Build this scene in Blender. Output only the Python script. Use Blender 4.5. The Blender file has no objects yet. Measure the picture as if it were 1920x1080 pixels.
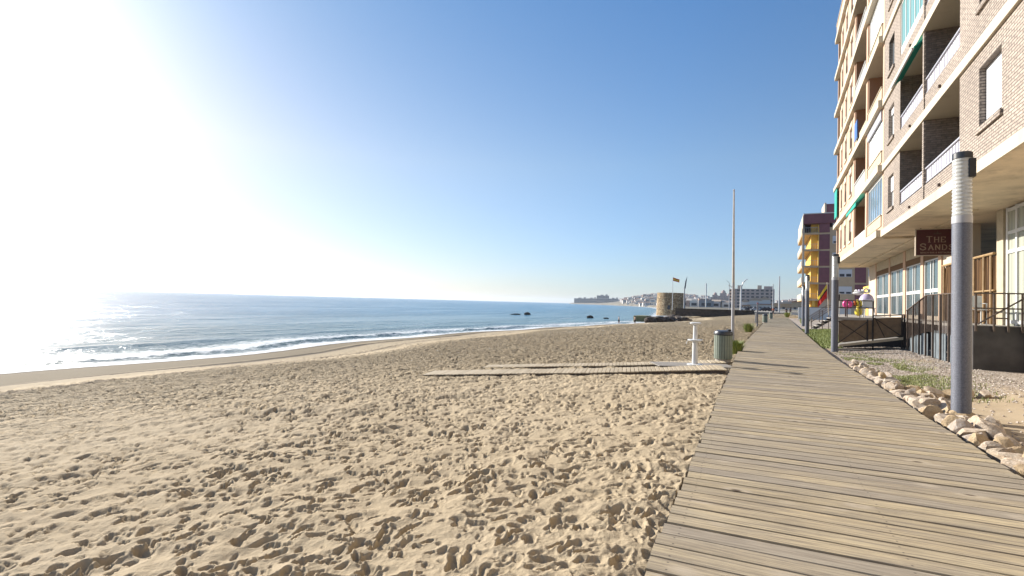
import bpy, math, random
import numpy as np
from mathutils import Vector, Matrix
random.seed(7); rng = np.random.default_rng(11)
R = math.radians
scene = bpy.context.scene
C = scene.collection

# ------------------------------------------------------------------ camera, sky, sun, exposure
cam_d = bpy.data.cameras.new("camera"); cam = bpy.data.objects.new("camera", cam_d); C.objects.link(cam)
cam_d.sensor_width = 36.0; cam_d.lens = 36.0 * 950 / 1920
cam_d.clip_start = 0.1; cam_d.clip_end = 30000
cam.matrix_world = (Matrix.Translation((0, 0, 1.55)) @ Matrix.Rotation(R(25.773), 4, 'Z')
                    @ Matrix.Rotation(R(90 + 1.507), 4, 'X') @ Matrix.Rotation(R(1.581), 4, 'Z'))
scene.camera = cam
SUN_EL, SUN_B = 24.0, 74.9          # elevation, bearing to the left of +Y
sdir = Vector((-math.sin(R(SUN_B)) * math.cos(R(SUN_EL)), math.cos(R(SUN_B)) * math.cos(R(SUN_EL)), math.sin(R(SUN_EL))))
world = bpy.data.worlds.new("World"); scene.world = world; world.use_nodes = True
wn = world.node_tree.nodes; wl = world.node_tree.links; wn.clear()
sky = wn.new('ShaderNodeTexSky'); sky.sky_type = 'NISHITA'; sky.sun_disc = False
sky.sun_elevation = R(SUN_EL); sky.sun_rotation = R(-SUN_B); sky.altitude = 0
sky.air_density = 1.0; sky.dust_density = 0.36; sky.ozone_density = 2.2
bg = wn.new('ShaderNodeBackground'); bg.inputs[1].default_value = 0.072
tint = wn.new('ShaderNodeMix'); tint.data_type = 'RGBA'; tint.blend_type = 'MULTIPLY'; tint.inputs[0].default_value = 1.0
wl.new(sky.outputs[0], tint.inputs[6])   # clear maritime air: paler rim, deeper blue aloft, the same all round
wtc = wn.new('ShaderNodeTexCoord'); wsp = wn.new('ShaderNodeSeparateXYZ'); wl.new(wtc.outputs['Generated'], wsp.inputs[0])
wr = wn.new('ShaderNodeValToRGB'); wl.new(wsp.outputs[2], wr.inputs[0])
wr.color_ramp.elements[0].position = 0.03; wr.color_ramp.elements[0].color = (0.69, 0.75, 0.80, 1)
wr.color_ramp.elements[1].position = 0.55; wr.color_ramp.elements[1].color = (0.68, 0.98, 1.0, 1)
we = wr.color_ramp.elements.new(0.26); we.color = (0.97, 1.0, 0.86, 1)
wb = wn.new('ShaderNodeMix'); wb.data_type = 'RGBA'; wb.blend_type = 'MULTIPLY'; wb.inputs[0].default_value = 1.0
wl.new(wr.outputs[0], wb.inputs[6]); wb.inputs[7].default_value = (1.17, 1.03, 1.26, 1); # the aureole is aerosol scattering: more neutral than the blue sky round it
wdt = wn.new('ShaderNodeVectorMath'); wdt.operation = 'DOT_PRODUCT'; wl.new(wtc.outputs['Generated'], wdt.inputs[0]); wdt.inputs[1].default_value = sdir
wr2 = wn.new('ShaderNodeValToRGB'); wl.new(wdt.outputs['Value'], wr2.inputs[0])
wr2.color_ramp.elements[0].position = 0.50; wr2.color_ramp.elements[0].color = (0.85, 1.0, 1.0, 1)
wr2.color_ramp.elements[1].position = 0.93; wr2.color_ramp.elements[1].color = (1.0, 0.95, 0.82, 1)
wb2 = wn.new('ShaderNodeMix'); wb2.data_type = 'RGBA'; wb2.blend_type = 'MULTIPLY'; wb2.inputs[0].default_value = 1.0
wl.new(wb.outputs[2], wb2.inputs[6]); wl.new(wr2.outputs[0], wb2.inputs[7]); wl.new(wb2.outputs[2], tint.inputs[7])
wl.new(tint.outputs[2], bg.inputs[0])
wo = wn.new('ShaderNodeOutputWorld'); wl.new(bg.outputs[0], wo.inputs[0])
sun_d = bpy.data.lights.new("sun", 'SUN'); sun = bpy.data.objects.new("sun", sun_d); C.objects.link(sun)
sun_d.energy = 5.0; sun_d.angle = R(0.5); sun_d.color = (1.0, 0.94, 0.85)
sun.rotation_euler = sdir.to_track_quat('Z', 'Y').to_euler()
sun.location = (-40, 20, 40)
scene.view_settings.view_transform = 'Standard'; scene.view_settings.look = 'None'
scene.view_settings.exposure = 1.02; scene.view_settings.gamma = 1.0; scene.view_settings.use_curve_mapping = False
scene.cycles.max_bounces = 6; scene.cycles.transparent_max_bounces = 6
scene.cycles.volume_bounces = 0

# ------------------------------------------------------------------ materials
ALB = 0.84      # one common factor on every base colour, in step with the exposure
class NT:
    def __init__(s, name):
        s.m = bpy.data.materials.new(name); s.m.use_nodes = True
        s.n = s.m.node_tree.nodes; s.l = s.m.node_tree.links
        s.b = s.n['Principled BSDF']; s.tc = s.n.new('ShaderNodeTexCoord')
    def link(s, a, b): s.l.new(a, b)
    def set(s, inp, v):
        if hasattr(v, 'is_linked') or hasattr(v, 'links'): s.l.new(v, inp)
        else: inp.default_value = v
    def math(s, op, a, b=0.0, c=None, clamp=False):
        n = s.n.new('ShaderNodeMath'); n.operation = op; n.use_clamp = clamp
        s.set(n.inputs[0], a); s.set(n.inputs[1], b)
        if c is not None: s.set(n.inputs[2], c)
        return n.outputs[0]
    def mapping(s, scale=(1, 1, 1), src='Object', rot=(0, 0, 0), vec=None):
        n = s.n.new('ShaderNodeMapping'); n.inputs['Scale'].default_value = scale; n.inputs['Rotation'].default_value = rot
        s.l.new(vec if vec is not None else s.tc.outputs[src], n.inputs[0]); return n.outputs[0]
    def noise(s, vec, scale, detail=4, rough=0.55, dist=0.0):
        n = s.n.new('ShaderNodeTexNoise'); n.inputs['Scale'].default_value = scale
        n.inputs['Detail'].default_value = detail; n.inputs['Roughness'].default_value = rough
        n.inputs['Distortion'].default_value = dist; s.l.new(vec, n.inputs['Vector']); return n.outputs['Fac']
    def voro(s, vec, scale, feature='F1', out='Distance', rnd=1.0):
        n = s.n.new('ShaderNodeTexVoronoi'); n.feature = feature; n.inputs['Scale'].default_value = scale
        n.inputs['Randomness'].default_value = rnd
        s.l.new(vec, n.inputs['Vector']); return n.outputs[out]
    def ramp(s, fac, stops, interp='LINEAR'):
        n = s.n.new('ShaderNodeValToRGB'); n.color_ramp.interpolation = interp
        e = n.color_ramp.elements
        while len(e) < len(stops): e.new(0.5)
        for i, (p, c) in enumerate(stops):
            e[i].position = p; e[i].color = (c, c, c, 1) if isinstance(c, (int, float)) else (*c[:3], 1)
        s.l.new(fac, n.inputs[0]); return n.outputs[0]
    def mix(s, fac, a, b, mode='MIX'):
        n = s.n.new('ShaderNodeMix'); n.data_type = 'RGBA'; n.blend_type = mode
        s.set(n.inputs[0], fac)
        for i, v in ((6, a), (7, b)):
            if isinstance(v, tuple): n.inputs[i].default_value = (*v[:3], 1)
            else: s.l.new(v, n.inputs[i])
        return n.outputs[2]
    def bump(s, h, dist, strength=1.0, prev=None):
        n = s.n.new('ShaderNodeBump'); n.inputs['Distance'].default_value = dist; n.inputs['Strength'].default_value = strength
        s.l.new(h, n.inputs['Height'])
        if prev is not None: s.l.new(prev, n.inputs['Normal'])
        return n.outputs[0]
    def fin(s, color=None, rough=None, normal=None, metallic=None):
        if color is not None:
            if isinstance(color, tuple): s.b.inputs['Base Color'].default_value = (*[x * ALB for x in color[:3]], 1)
            else: s.link(s.mix(1.0, color, (ALB, ALB, ALB), 'MULTIPLY'), s.b.inputs['Base Color'])
        if rough is not None: s.set(s.b.inputs['Roughness'], rough)
        if normal is not None: s.l.new(normal, s.b.inputs['Normal'])
        if metallic is not None: s.b.inputs['Metallic'].default_value = metallic
        return s.m
def plain(name, col, rough=0.6, var=0.15, scale=3.0, bump=0.0, metallic=0.0, dirt=0.0, src='Object'):
    t = NT(name); v = t.mapping(src=src)
    n = t.noise(v, scale, 6)
    col = tuple(c * 0.86 for c in col)
    lo = tuple(c * (1 - var) for c in col); hi = tuple(min(1, c * (1 + var)) for c in col)
    c = t.ramp(n, [(0.3, lo), (0.7, hi)])
    if dirt:
        d = t.ramp(t.noise(t.mapping((1, 1, 0.25), src=src), scale * 0.6, 8, 0.7), [(0.5, 0.0), (0.72, 1.0)])
        c = t.mix(t.math('MULTIPLY', d, dirt), c, tuple(x * 0.45 for x in col))
    return t.fin(c, rough, t.bump(t.noise(v, scale * 12, 4), bump) if bump else None, metallic)
def rnd_mat(name, cols, rough=0.7, scale=2.0, dark=0.0):
    t = NT(name); oi = t.n.new('ShaderNodeObjectInfo')
    k = len(cols); c = t.ramp(oi.outputs['Random'], [(i / k, x) for i, x in enumerate(cols)], 'CONSTANT')
    n = t.noise(t.mapping(), scale, 4)
    c = t.mix(0.25, c, t.mix(1.0, c, t.ramp(n, [(0.3, 0.6), (0.7, 1.2)]), 'MULTIPLY'))
    return t.fin(c, rough)

def m_sand():
    t = NT('sand'); v = t.mapping()
    big = t.noise(v, 0.35, 5); mid = t.noise(v, 3.0, 6); fine = t.noise(v, 60, 3, 0.7); grain = t.noise(v, 450, 2, 0.8)
    c = t.ramp(big, [(0.3, (0.445, 0.355, 0.235)), (0.7, (0.51, 0.415, 0.285))])
    c = t.mix(t.ramp(mid, [(0.35, 0.0), (0.75, 0.35)]), c, (0.40, 0.315, 0.20))
    c = t.mix(t.ramp(grain, [(0.35, 0.30), (0.6, 0.0)]), c, (0.30, 0.235, 0.155))
    at = t.n.new('ShaderNodeAttribute'); at.attribute_name = 'wet'
    wetn = t.math('ADD', at.outputs['Fac'], t.math('MULTIPLY', t.math('SUBTRACT', t.noise(t.mapping((0.5, 0.12, 1)), 1.0, 5), 0.5), 0.5))
    wet = t.ramp(wetn, [(0.45, 0.0), (0.62, 1.0)])
    c = t.mix(wet, c, (0.24, 0.195, 0.13))
    ad = t.n.new('ShaderNodeAttribute'); ad.attribute_name = 'weed'
    wd = t.math('MULTIPLY', ad.outputs['Fac'], t.ramp(t.noise(t.mapping((1.5, 0.35, 1)), 1.3, 6, 0.7), [(0.3, 0.25), (0.55, 1.0)]), clamp=True)
    c = t.mix(wd, c, (0.06, 0.045, 0.03))
    # relief below the mesh's own resolution: small lumps and grains, footprint sized pits farther off
    far = t.n.new('ShaderNodeAttribute'); far.attribute_name = 'rough_far'
    pits = t.voro(t.mapping((1, 1, 0.0)), 2.6, 'SMOOTH_F1')
    nz = t.noise(t.mapping((1, 1, 0)), 4.0, 4, 0.6)
    h = t.math('MULTIPLY', t.math('ADD', t.math('MULTIPLY', pits, 0.6), nz), far.outputs['Fac'])
    b1 = t.bump(h, 1.1)
    b2 = t.bump(t.noise(v, 28, 5, 0.65), 0.012, 1.0, b1)
    b3 = t.bump(fine, 0.004, 1.0, b2)
    r = 0.95
    t.b.inputs['Specular IOR Level'].default_value = 0.10
    return t.fin(c, r, b3)
def m_sea():
    t = NT('sea_water'); v = t.mapping()
    at = t.n.new('ShaderNodeAttribute'); at.attribute_name = 'shore'   # metres seaward of the waterline
    s = at.outputs['Fac']
    r1 = t.noise(t.mapping((1.0, 0.55, 1)), 0.22, 6, 0.62, 0.4)
    r2 = t.noise(t.mapping((1.0, 0.6, 1), rot=(0, 0, 0.3)), 1.6, 5, 0.62)
    r3 = t.noise(t.mapping((1.0, 0.8, 1), rot=(0, 0, -0.3)), 7.0, 4, 0.6)
    calm = t.ramp(t.math('DIVIDE', s, 60.0), [(0.0, 0.45), (1.0, 1.0)])
    n1 = t.bump(r1, 1.5, 1.0); n1.node.inputs['Strength'].default_value = 0.8
    n2 = t.bump(r2, 0.26, 1.0, n1); n3 = t.bump(r3, 0.04, 1.0, n2)
    slick = t.ramp(t.noise(t.mapping((0.10, 0.018, 1)), 1.0, 5, 0.6), [(0.40, 0.22), (0.56, 1.0)])
    st = t.math('MULTIPLY', calm, slick)
    for n in (n1, n2, n3): t.l.new(st, n.node.inputs['Strength'])
    deep = t.ramp(t.math('DIVIDE', s, 220.0), [(0.0, (0.17, 0.20, 0.16)), (0.05, (0.10, 0.20, 0.22)), (0.3, (0.03, 0.20, 0.35)), (1.0, (0.012, 0.18, 0.34))])
    deep = t.mix(t.ramp(r1, [(0.3, 0.0), (0.75, 0.5)]), deep, (0.02, 0.075, 0.12))
    # foam: swash at the edge, the broken wave behind it, scattered lines
    wob = t.math('MULTIPLY', t.math('SUBTRACT', t.noise(t.mapping((0.3, 1, 1)), 0.16, 4), 0.5), 5.0)
    sw = t.math('ADD', s, wob)
    fr = t.ramp(t.math('DIVIDE', sw, 14.0), [(0.0, 0.95), (0.09, 0.55), (0.16, 0.30), (0.27, 0.52), (0.36, 0.58), (0.50, 0.38), (0.75, 0.2), (1.0, 0.0)])
    lace = t.voro(t.mapping((1.0, 0.5, 1)), 2.2, 'DISTANCE_TO_EDGE')
    fn = t.noise(t.mapping((1.0, 0.35, 1)), 3.0, 7, 0.75)
    fm = t.math('ADD', t.math('MULTIPLY', fr, 1.0), t.math('SUBTRACT', fn, 0.62))
    fm = t.math('SUBTRACT', fm, t.math('MULTIPLY', lace, 0.5))
    foam = t.ramp(fm, [(0.18, 0.0), (0.42, 1.0)])
    ln = t.noise(t.mapping((1.0, 0.12, 1)), 0.22, 6, 0.7)
    far = t.math('MULTIPLY', t.ramp(ln, [(0.60, 0.0), (0.72, 0.55)]), t.ramp(t.math('DIVIDE', s, 40.0), [(0.1, 1.0), (1.0, 0.0)]))
    foam = t.math('MAXIMUM', foam, far)
    c = t.mix(foam, deep, (0.80, 0.82, 0.83))
    t.b.inputs['IOR'].default_value = 1.33
    t.b.inputs['Specular IOR Level'].default_value = 0.19
    rough = t.mix(foam, (0.20, 0.20, 0.20), (0.8, 0.8, 0.8))
    return t.fin(c, rough, n3)
def m_plank():
    t = NT('weathered_pine'); oi = t.n.new('ShaderNodeObjectInfo')
    off = t.n.new('ShaderNodeVectorMath'); off.operation = 'ADD'
    cmb = t.n.new('ShaderNodeCombineXYZ')
    rr = t.math('MULTIPLY', oi.outputs['Random'], 37.0)
    t.l.new(rr, cmb.inputs[0]); t.l.new(rr, cmb.inputs[1])
    t.l.new(t.tc.outputs['Object'], off.inputs[0]); t.l.new(cmb.outputs[0], off.inputs[1])
    v = off.outputs[0]
    g = t.noise(t.mapping((0.9, 22, 8), vec=v), 2.2, 7, 0.62, 0.8)
    g2 = t.noise(t.mapping((3, 90, 20), vec=v), 2.0, 4, 0.6)
    cl = t.noise(t.mapping((0.7, 3.0, 1), vec=v), 1.2, 5)
    base = t.ramp(oi.outputs['Random'], [(0.0, (0.46, 0.375, 0.25)), (0.14, (0.54, 0.435, 0.275)), (0.3, (0.39, 0.33, 0.25)), (0.45, (0.55, 0.435, 0.265)), (0.6, (0.57, 0.46, 0.285)), (0.75, (0.41, 0.345, 0.25)), (0.9, (0.48, 0.385, 0.24))], 'CONSTANT')
    c = t.mix(t.ramp(cl, [(0.42, 0.0), (0.64, 0.6)]), base, (0.37, 0.32, 0.245))
    c = t.mix(t.ramp(g, [(0.40, 0.75), (0.58, 0.0)]), c, (0.21, 0.17, 0.125))
    c = t.mix(t.ramp(g2, [(0.3, 0.35), (0.55, 0.0)]), c, (0.22, 0.19, 0.15))
    kv = t.mapping((1.7, 2.9, 0.0), vec=v)
    kn = t.voro(kv, 1.0)
    knot = t.ramp(kn, [(0.04, 1.0), (0.085, 0.0)])
    ring = t.ramp(kn, [(0.07, 0.0), (0.13, 0.6), (0.24, 0.0)])
    c = t.mix(ring, c, (0.50, 0.42, 0.32)); c = t.mix(knot, c, (0.10, 0.07, 0.045))
    # screw heads over the joists, splits along the grain, sand blown into the surface
    sx = t.n.new('ShaderNodeSeparateXYZ'); t.l.new(t.tc.outputs['Object'], sx.inputs[0])
    dx = t.math('SUBTRACT', t.math('ABSOLUTE', sx.outputs[0]), 1.33); dx = t.math('MINIMUM', t.math('ABSOLUTE', dx), t.math('ABSOLUTE', sx.outputs[0]))
    dy = t.math('SUBTRACT', t.math('ABSOLUTE', sx.outputs[1]), 0.045)
    rd = t.math('SQRT', t.math('ADD', t.math('MULTIPLY', dx, dx), t.math('MULTIPLY', dy, dy)))
    c = t.mix(t.ramp(rd, [(0.004, 0.85), (0.009, 0.0)]), c, (0.07, 0.055, 0.045))
    spl = t.noise(t.mapping((1.3, 60, 1), vec=v), 1.0, 3, 0.5)
    c = t.mix(t.ramp(spl, [(0.66, 0.0), (0.72, 0.7)]), c, (0.10, 0.075, 0.055))
    wpos = t.n.new('ShaderNodeNewGeometry')
    sn = t.noise(t.mapping((1, 1, 0), vec=wpos.outputs['Position']), 1.1, 7, 0.7)
    c = t.mix(t.ramp(sn, [(0.56, 0.0), (0.72, 0.4)]), c, (0.52, 0.42, 0.27))
    c = t.mix(t.ramp(t.noise(t.mapping((1, 1, 0), vec=wpos.outputs['Position']), 0.5, 6, 0.7), [(0.55, 0.0), (0.7, 0.35)]), c, (0.22, 0.19, 0.155))
    sd = t.ramp(t.noise(t.mapping(src='Generated'), 3.0, 3), [(0.4, 0.0), (0.8, 0.4)])
    h = t.math('SUBTRACT', t.math('ADD', g, t.math('MULTIPLY', g2, 0.5)), t.math('MULTIPLY', knot, 0.8))
    t.b.inputs['Specular IOR Level'].default_value = 0.3
    return t.fin(c, 0.75, t.bump(h, 0.004))
def m_brick(name, cols, mortar, joint=0.012, bh=0.07, bw=0.26, depth=0.012):
    t = NT(name); sep = t.n.new('ShaderNodeSeparateXYZ'); t.l.new(t.tc.outputs['Object'], sep.inputs[0])
    u = t.math('ADD', sep.outputs[0], sep.outputs[1]); cmb = t.n.new('ShaderNodeCombineXYZ')
    t.l.new(u, cmb.inputs[0]); t.l.new(sep.outputs[2], cmb.inputs[1])
    b = t.n.new('ShaderNodeTexBrick'); t.l.new(cmb.outputs[0], b.inputs['Vector'])
    b.inputs['Scale'].default_value = 1.0; b.inputs['Mortar Size'].default_value = joint; b.inputs['Mortar Smooth'].default_value = 0.3
    b.inputs['Brick Width'].default_value = bw; b.inputs['Row Height'].default_value = bh; b.inputs['Bias'].default_value = 0.0
    b.inputs['Color1'].default_value = (*cols[0], 1); b.inputs['Color2'].default_value = (*cols[1], 1); b.inputs['Mortar'].default_value = (*mortar, 1)
    n = t.noise(t.mapping(), 9.0, 5); n2 = t.noise(t.mapping(), 0.5, 4)
    c = t.mix(1.0, b.outputs['Color'], t.ramp(n, [(0.3, 0.7), (0.7, 1.15)]), 'MULTIPLY')
    c = t.mix(1.0, c, t.ramp(n2, [(0.3, 0.85), (0.7, 1.1)]), 'MULTIPLY')
    h = t.math('SUBTRACT', 1.0, b.outputs['Fac'])
    return t.fin(c, 0.85, t.bump(t.math('ADD', h, t.math('MULTIPLY', n, 0.3)), depth))
def m_glass(name, col=(0.05, 0.08, 0.10), rough=0.06):
    t = NT(name); n = t.noise(t.mapping(), 0.6, 3)
    c = t.ramp(n, [(0.3, tuple(x * 0.6 for x in col)), (0.7, tuple(min(1, x * 1.5) for x in col))])
    t.b.inputs['IOR'].default_value = 1.45; t.b.inputs['Specular IOR Level'].default_value = 0.35
    return t.fin(c, rough, t.bump(n, 0.02))
def m_rock():
    t = NT('limestone'); oi = t.n.new('ShaderNodeObjectInfo'); v = t.mapping()
    n = t.noise(v, 5.0, 8, 0.65); n2 = t.noise(v, 28, 5, 0.7)
    b = t.ramp(oi.outputs['Random'], [(0.0, (0.66, 0.56, 0.44)), (0.2, (0.72, 0.63, 0.53)), (0.4, (0.60, 0.46, 0.28)), (0.55, (0.70, 0.59, 0.47)), (0.7, (0.52, 0.47, 0.42)), (0.85, (0.70, 0.61, 0.51))], 'CONSTANT')
    c = t.mix(t.ramp(n, [(0.38, 0.0), (0.62, 0.6)]), b, (0.40, 0.26, 0.14))
    c = t.mix(t.ramp(n2, [(0.35, 0.45), (0.6, 0.0)]), c, (0.22, 0.17, 0.12))
    return t.fin(c, 0.9, t.bump(t.math('ADD', n, t.math('MULTIPLY', n2, 0.4)), 0.03))
def m_stripe(name, a, b, scale, axis='X', rough=0.7):
    t = NT(name); w = t.n.new('ShaderNodeTexWave'); w.bands_direction = axis; w.inputs['Scale'].default_value = scale
    w.inputs['Distortion'].default_value = 0.3; t.l.new(t.tc.outputs['Object'], w.inputs['Vector'])
    return t.fin(t.mix(t.ramp(w.outputs['Fac'], [(0.4, 0.0), (0.6, 1.0)]), a, b), rough)
def m_leaf(name, a, b):
    t = NT(name); oi = t.n.new('ShaderNodeNewGeometry'); n = t.noise(t.mapping(), 6, 4)
    k = t.math('MULTIPLY', t.math('ADD', n, oi.outputs['Random Per Island']), 0.5)
    return t.fin(t.ramp(k, [(0.25, a), (0.75, b)]), 0.6)
def m_gravel():
    t = NT('gravel_soil'); v = t.mapping()
    n = t.noise(v, 1.1, 5); p = t.voro(v, 34, 'F1', 'Color'); pd = t.voro(v, 34); f = t.noise(v, 120, 3, 0.7)
    at = t.n.new('ShaderNodeAttribute'); at.attribute_name = 'stony'
    sand = t.ramp(n, [(0.3, (0.42, 0.32, 0.20)), (0.7, (0.52, 0.41, 0.27))])
    bw = t.n.new('ShaderNodeRGBToBW'); t.l.new(p, bw.inputs[0])
    st = t.ramp(bw.outputs[0], [(0.2, (0.22, 0.17, 0.13)), (0.5, (0.42, 0.34, 0.28)), (0.8, (0.60, 0.53, 0.47))])
    c = t.mix(t.math('MULTIPLY', at.outputs['Fac'], 0.85), sand, st)
    c = t.mix(t.ramp(f, [(0.35, 0.3), (0.6, 0.0)]), c, (0.2, 0.15, 0.1))
    h = t.math('MULTIPLY', t.math('SUBTRACT', 1.0, pd), at.outputs['Fac'])
    return t.fin(c, 0.95, t.bump(f, 0.006, 1.0, t.bump(h, 0.03)))

M = {}
M['sand'] = m_sand(); M['sea'] = m_sea(); M['plank'] = m_plank(); M['rock'] = m_rock(); M['gravel'] = m_gravel()
M['brick'] = m_brick('tan_brick', ((0.47, 0.39, 0.32), (0.39, 0.32, 0.265)), (0.17, 0.14, 0.12))
M['shadebrick'] = m_brick('tan_brick_shaded', ((0.29, 0.225, 0.18), (0.39, 0.31, 0.25)), (0.24, 0.195, 0.16))  # same tan brick, with the shade of the balcony recesses put into its colour
M['orange'] = plain('peach_render', (0.66, 0.455, 0.325), 0.85, 0.08, 0.7, 0.004, dirt=0.2)
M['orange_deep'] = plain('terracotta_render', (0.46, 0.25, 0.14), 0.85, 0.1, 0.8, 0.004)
M['cream'] = plain('cream_render', (0.68, 0.595, 0.46), 0.8, 0.07, 0.9, 0.004, dirt=0.5)
M['panelcream'] = plain('textured_cream_panel', (0.62, 0.53, 0.38), 0.9, 0.12, 4.0, 0.02)
M['soffit'] = plain('soffit_render', (0.82, 0.69, 0.50), 0.85, 0.13, 1.3, 0.008, dirt=0.85)
M['white'] = plain('white_paint', (0.78, 0.78, 0.76), 0.5, 0.04, 2.0)
M['whitemetal'] = plain('white_enamel', (0.80, 0.80, 0.79), 0.35, 0.03, 4.0, dirt=0.15)
M['shutter'] = m_stripe('white_shutter', (0.72, 0.73, 0.75), (0.62, 0.63, 0.66), 6.0, 'Z')
M['glass'] = m_glass('window_glass'); M['glassblue'] = m_glass('blue_glazing', (0.16, 0.24, 0.32), 0.12)
M['curtain'] = m_stripe('white_curtain', (0.70, 0.70, 0.70), (0.55, 0.57, 0.60), 7.0, 'Y')
M['teal'] = m_stripe('teal_curtain', (0.06, 0.28, 0.27), (0.30, 0.42, 0.42), 1.4, 'Y', 0.3)
M['dullpane'] = m_stripe('dull_blind', (0.42, 0.43, 0.34), (0.33, 0.34, 0.28), 1.2, 'Y', 0.5)
M['rail'] = plain('lavender_grey_metal', (0.52, 0.52, 0.58), 0.45, 0.06, 3.0)
M['railpanel'] = plain('lavender_frosted_panel', (0.74, 0.72, 0.80), 0.5, 0.05, 3.0)
M['barglass'] = m_glass('bar_window_glass', (0.07, 0.10, 0.11), 0.12)
M['awning'] = plain('green_awning_canvas', (0.01, 0.40, 0.32), 0.8, 0.1, 3.0)
M['darkmetal'] = plain('rusty_dark_metal', (0.045, 0.035, 0.032), 0.6, 0.4, 8.0, metallic=0.3)
M['brownmetal'] = plain('brown_railing_metal', (0.11, 0.075, 0.055), 0.6, 0.35, 8.0)
M['screen'] = plain('brown_mesh_screen', (0.30, 0.21, 0.13), 0.95, 0.2, 6.0, 0.01)
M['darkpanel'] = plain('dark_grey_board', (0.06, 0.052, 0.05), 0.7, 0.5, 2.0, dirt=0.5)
M['greypanel'] = plain('blue_grey_board', (0.17, 0.20, 0.22), 0.6, 0.3, 2.5, dirt=0.5)
M['reed'] = m_stripe('reed_fence', (0.22, 0.12, 0.045), (0.09, 0.045, 0.02), 9.0, 'Y', 0.9)
M['bamboo'] = plain('bamboo_cane', (0.40, 0.26, 0.12), 0.6, 0.25, 6.0)
M['post'] = plain('grey_painted_steel', (0.155, 0.165, 0.205), 0.5, 0.30, 60.0, 0.003)
M['black'] = plain('black_plastic', (0.025, 0.025, 0.028), 0.45, 0.2, 5.0)
M['lid'] = plain('dark_grey_plastic', (0.045, 0.05, 0.06), 0.35, 0.2, 5.0)
M['bin'] = plain('grey_green_slat', (0.25, 0.29, 0.23), 0.55, 0.15, 8.0)
M['concrete'] = plain('pale_concrete', (0.45, 0.41, 0.36), 0.9, 0.15, 2.0, 0.01, dirt=0.4)
M['greyboard'] = plain('grey_weathered_board', (0.30, 0.275, 0.245), 0.85, 0.2, 4.0, 0.004)
M['slat'] = rnd_mat('beach_slat_wood', [(0.48, 0.395, 0.27), (0.52, 0.43, 0.30), (0.44, 0.36, 0.245), (0.50, 0.41, 0.285)], 0.8, 9.0)
M['maroon'] = plain('maroon_tile', (0.24, 0.085, 0.105), 0.55, 0.15, 1.0)
M['yellow'] = plain('yellow_render', (0.90, 0.58, 0.12), 0.8, 0.08, 0.8)
M['beige'] = plain('beige_render', (0.66, 0.50, 0.33), 0.85, 0.1, 0.8)
M['palewall'] = plain('pale_facade', (0.66, 0.56, 0.44), 0.85, 0.1, 0.8)
M['stonewall'] = m_brick('rough_masonry', ((0.42, 0.29, 0.16), (0.26, 0.18, 0.10)), (0.30, 0.22, 0.13), 0.05, 0.35, 0.6, 0.08)
M['darkstone'] = plain('dark_sea_stone', (0.085, 0.06, 0.045), 0.9, 0.5, 1.5, 0.05)
M['mossy'] = plain('mossy_concrete', (0.22, 0.21, 0.10), 0.9, 0.3, 1.0, 0.02)
M['house'] = rnd_mat('far_house_wall', [(0.74, 0.70, 0.64), (0.62, 0.52, 0.44), (0.78, 0.76, 0.72), (0.55, 0.40, 0.32), (0.66, 0.62, 0.60), (0.40, 0.38, 0.38), (0.76, 0.72, 0.66)], 0.85)
M['roof'] = rnd_mat('far_roof_tile', [(0.38, 0.20, 0.13), (0.48, 0.38, 0.30), (0.30, 0.16, 0.11), (0.55, 0.50, 0.44)], 0.85)
M['winmat'] = plain('dark_window', (0.06, 0.06, 0.075), 0.3, 0.2, 1.0)
M['towerfar'] = plain('pink_tower_render', (0.42, 0.28, 0.25), 0.85, 0.12, 0.2)
M['hotel'] = plain('grey_hotel_render', (0.40, 0.36, 0.36), 0.85, 0.15, 0.15)
M['brownblock'] = plain('brown_block_render', (0.64, 0.50, 0.44), 0.85, 0.12, 0.2)
M['land'] = plain('dry_scrub_land', (0.20, 0.175, 0.13), 0.95, 0.4, 0.02)
M['pave'] = plain('promenade_paving', (0.42, 0.37, 0.31), 0.9, 0.1, 1.0)
M['grass'] = m_leaf('beach_grass', (0.12, 0.17, 0.03), (0.36, 0.40, 0.10))
M['drygrass'] = m_leaf('dry_grass', (0.15, 0.19, 0.04), (0.34, 0.34, 0.13))
M['signred'] = plain('maroon_sign_board', (0.10, 0.018, 0.022), 0.45, 0.1, 2.0)
M['signgold'] = plain('pale_gold_lettering', (0.50, 0.38, 0.27), 0.5, 0.05, 2.0)
M['pink'] = plain('pink_vinyl', (0.90, 0.08, 0.35), 0.3, 0.05, 3.0)
M['lilac'] = plain('lilac_vinyl', (0.66, 0.56, 0.76), 0.3, 0.05, 3.0)
M['vyellow'] = plain('yellow_vinyl', (0.80, 0.62, 0.05), 0.3, 0.05, 3.0)
M['vblue'] = plain('blue_vinyl', (0.10, 0.22, 0.55), 0.3, 0.05, 3.0)
M['vorange'] = plain('orange_vinyl', (0.75, 0.17, 0.03), 0.3, 0.05, 3.0)
M['red'] = plain('red_cloth', (0.62, 0.02, 0.02), 0.8, 0.1, 4.0)
M['skin'] = plain('skin', (0.45, 0.24, 0.16), 0.6, 0.1, 4.0)
M['darkcloth'] = plain('dark_cloth', (0.03, 0.02, 0.03), 0.9, 0.2, 4.0)
M['hair'] = plain('dark_hair', (0.03, 0.02, 0.015), 0.8, 0.2, 8.0)
M['bluecloth'] = plain('blue_cloth', (0.12, 0.17, 0.42), 0.8, 0.1, 2.0)
M['polegrey'] = plain('galvanised_pole', (0.50, 0.50, 0.52), 0.4, 0.1, 3.0)
M['polewood'] = plain('pole_upper_wood', (0.56, 0.50, 0.43), 0.6, 0.15, 4.0)
t = NT('ribbed_lens'); sp = t.n.new('ShaderNodeSeparateXYZ'); t.l.new(t.tc.outputs['Object'], sp.inputs[0])
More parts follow.
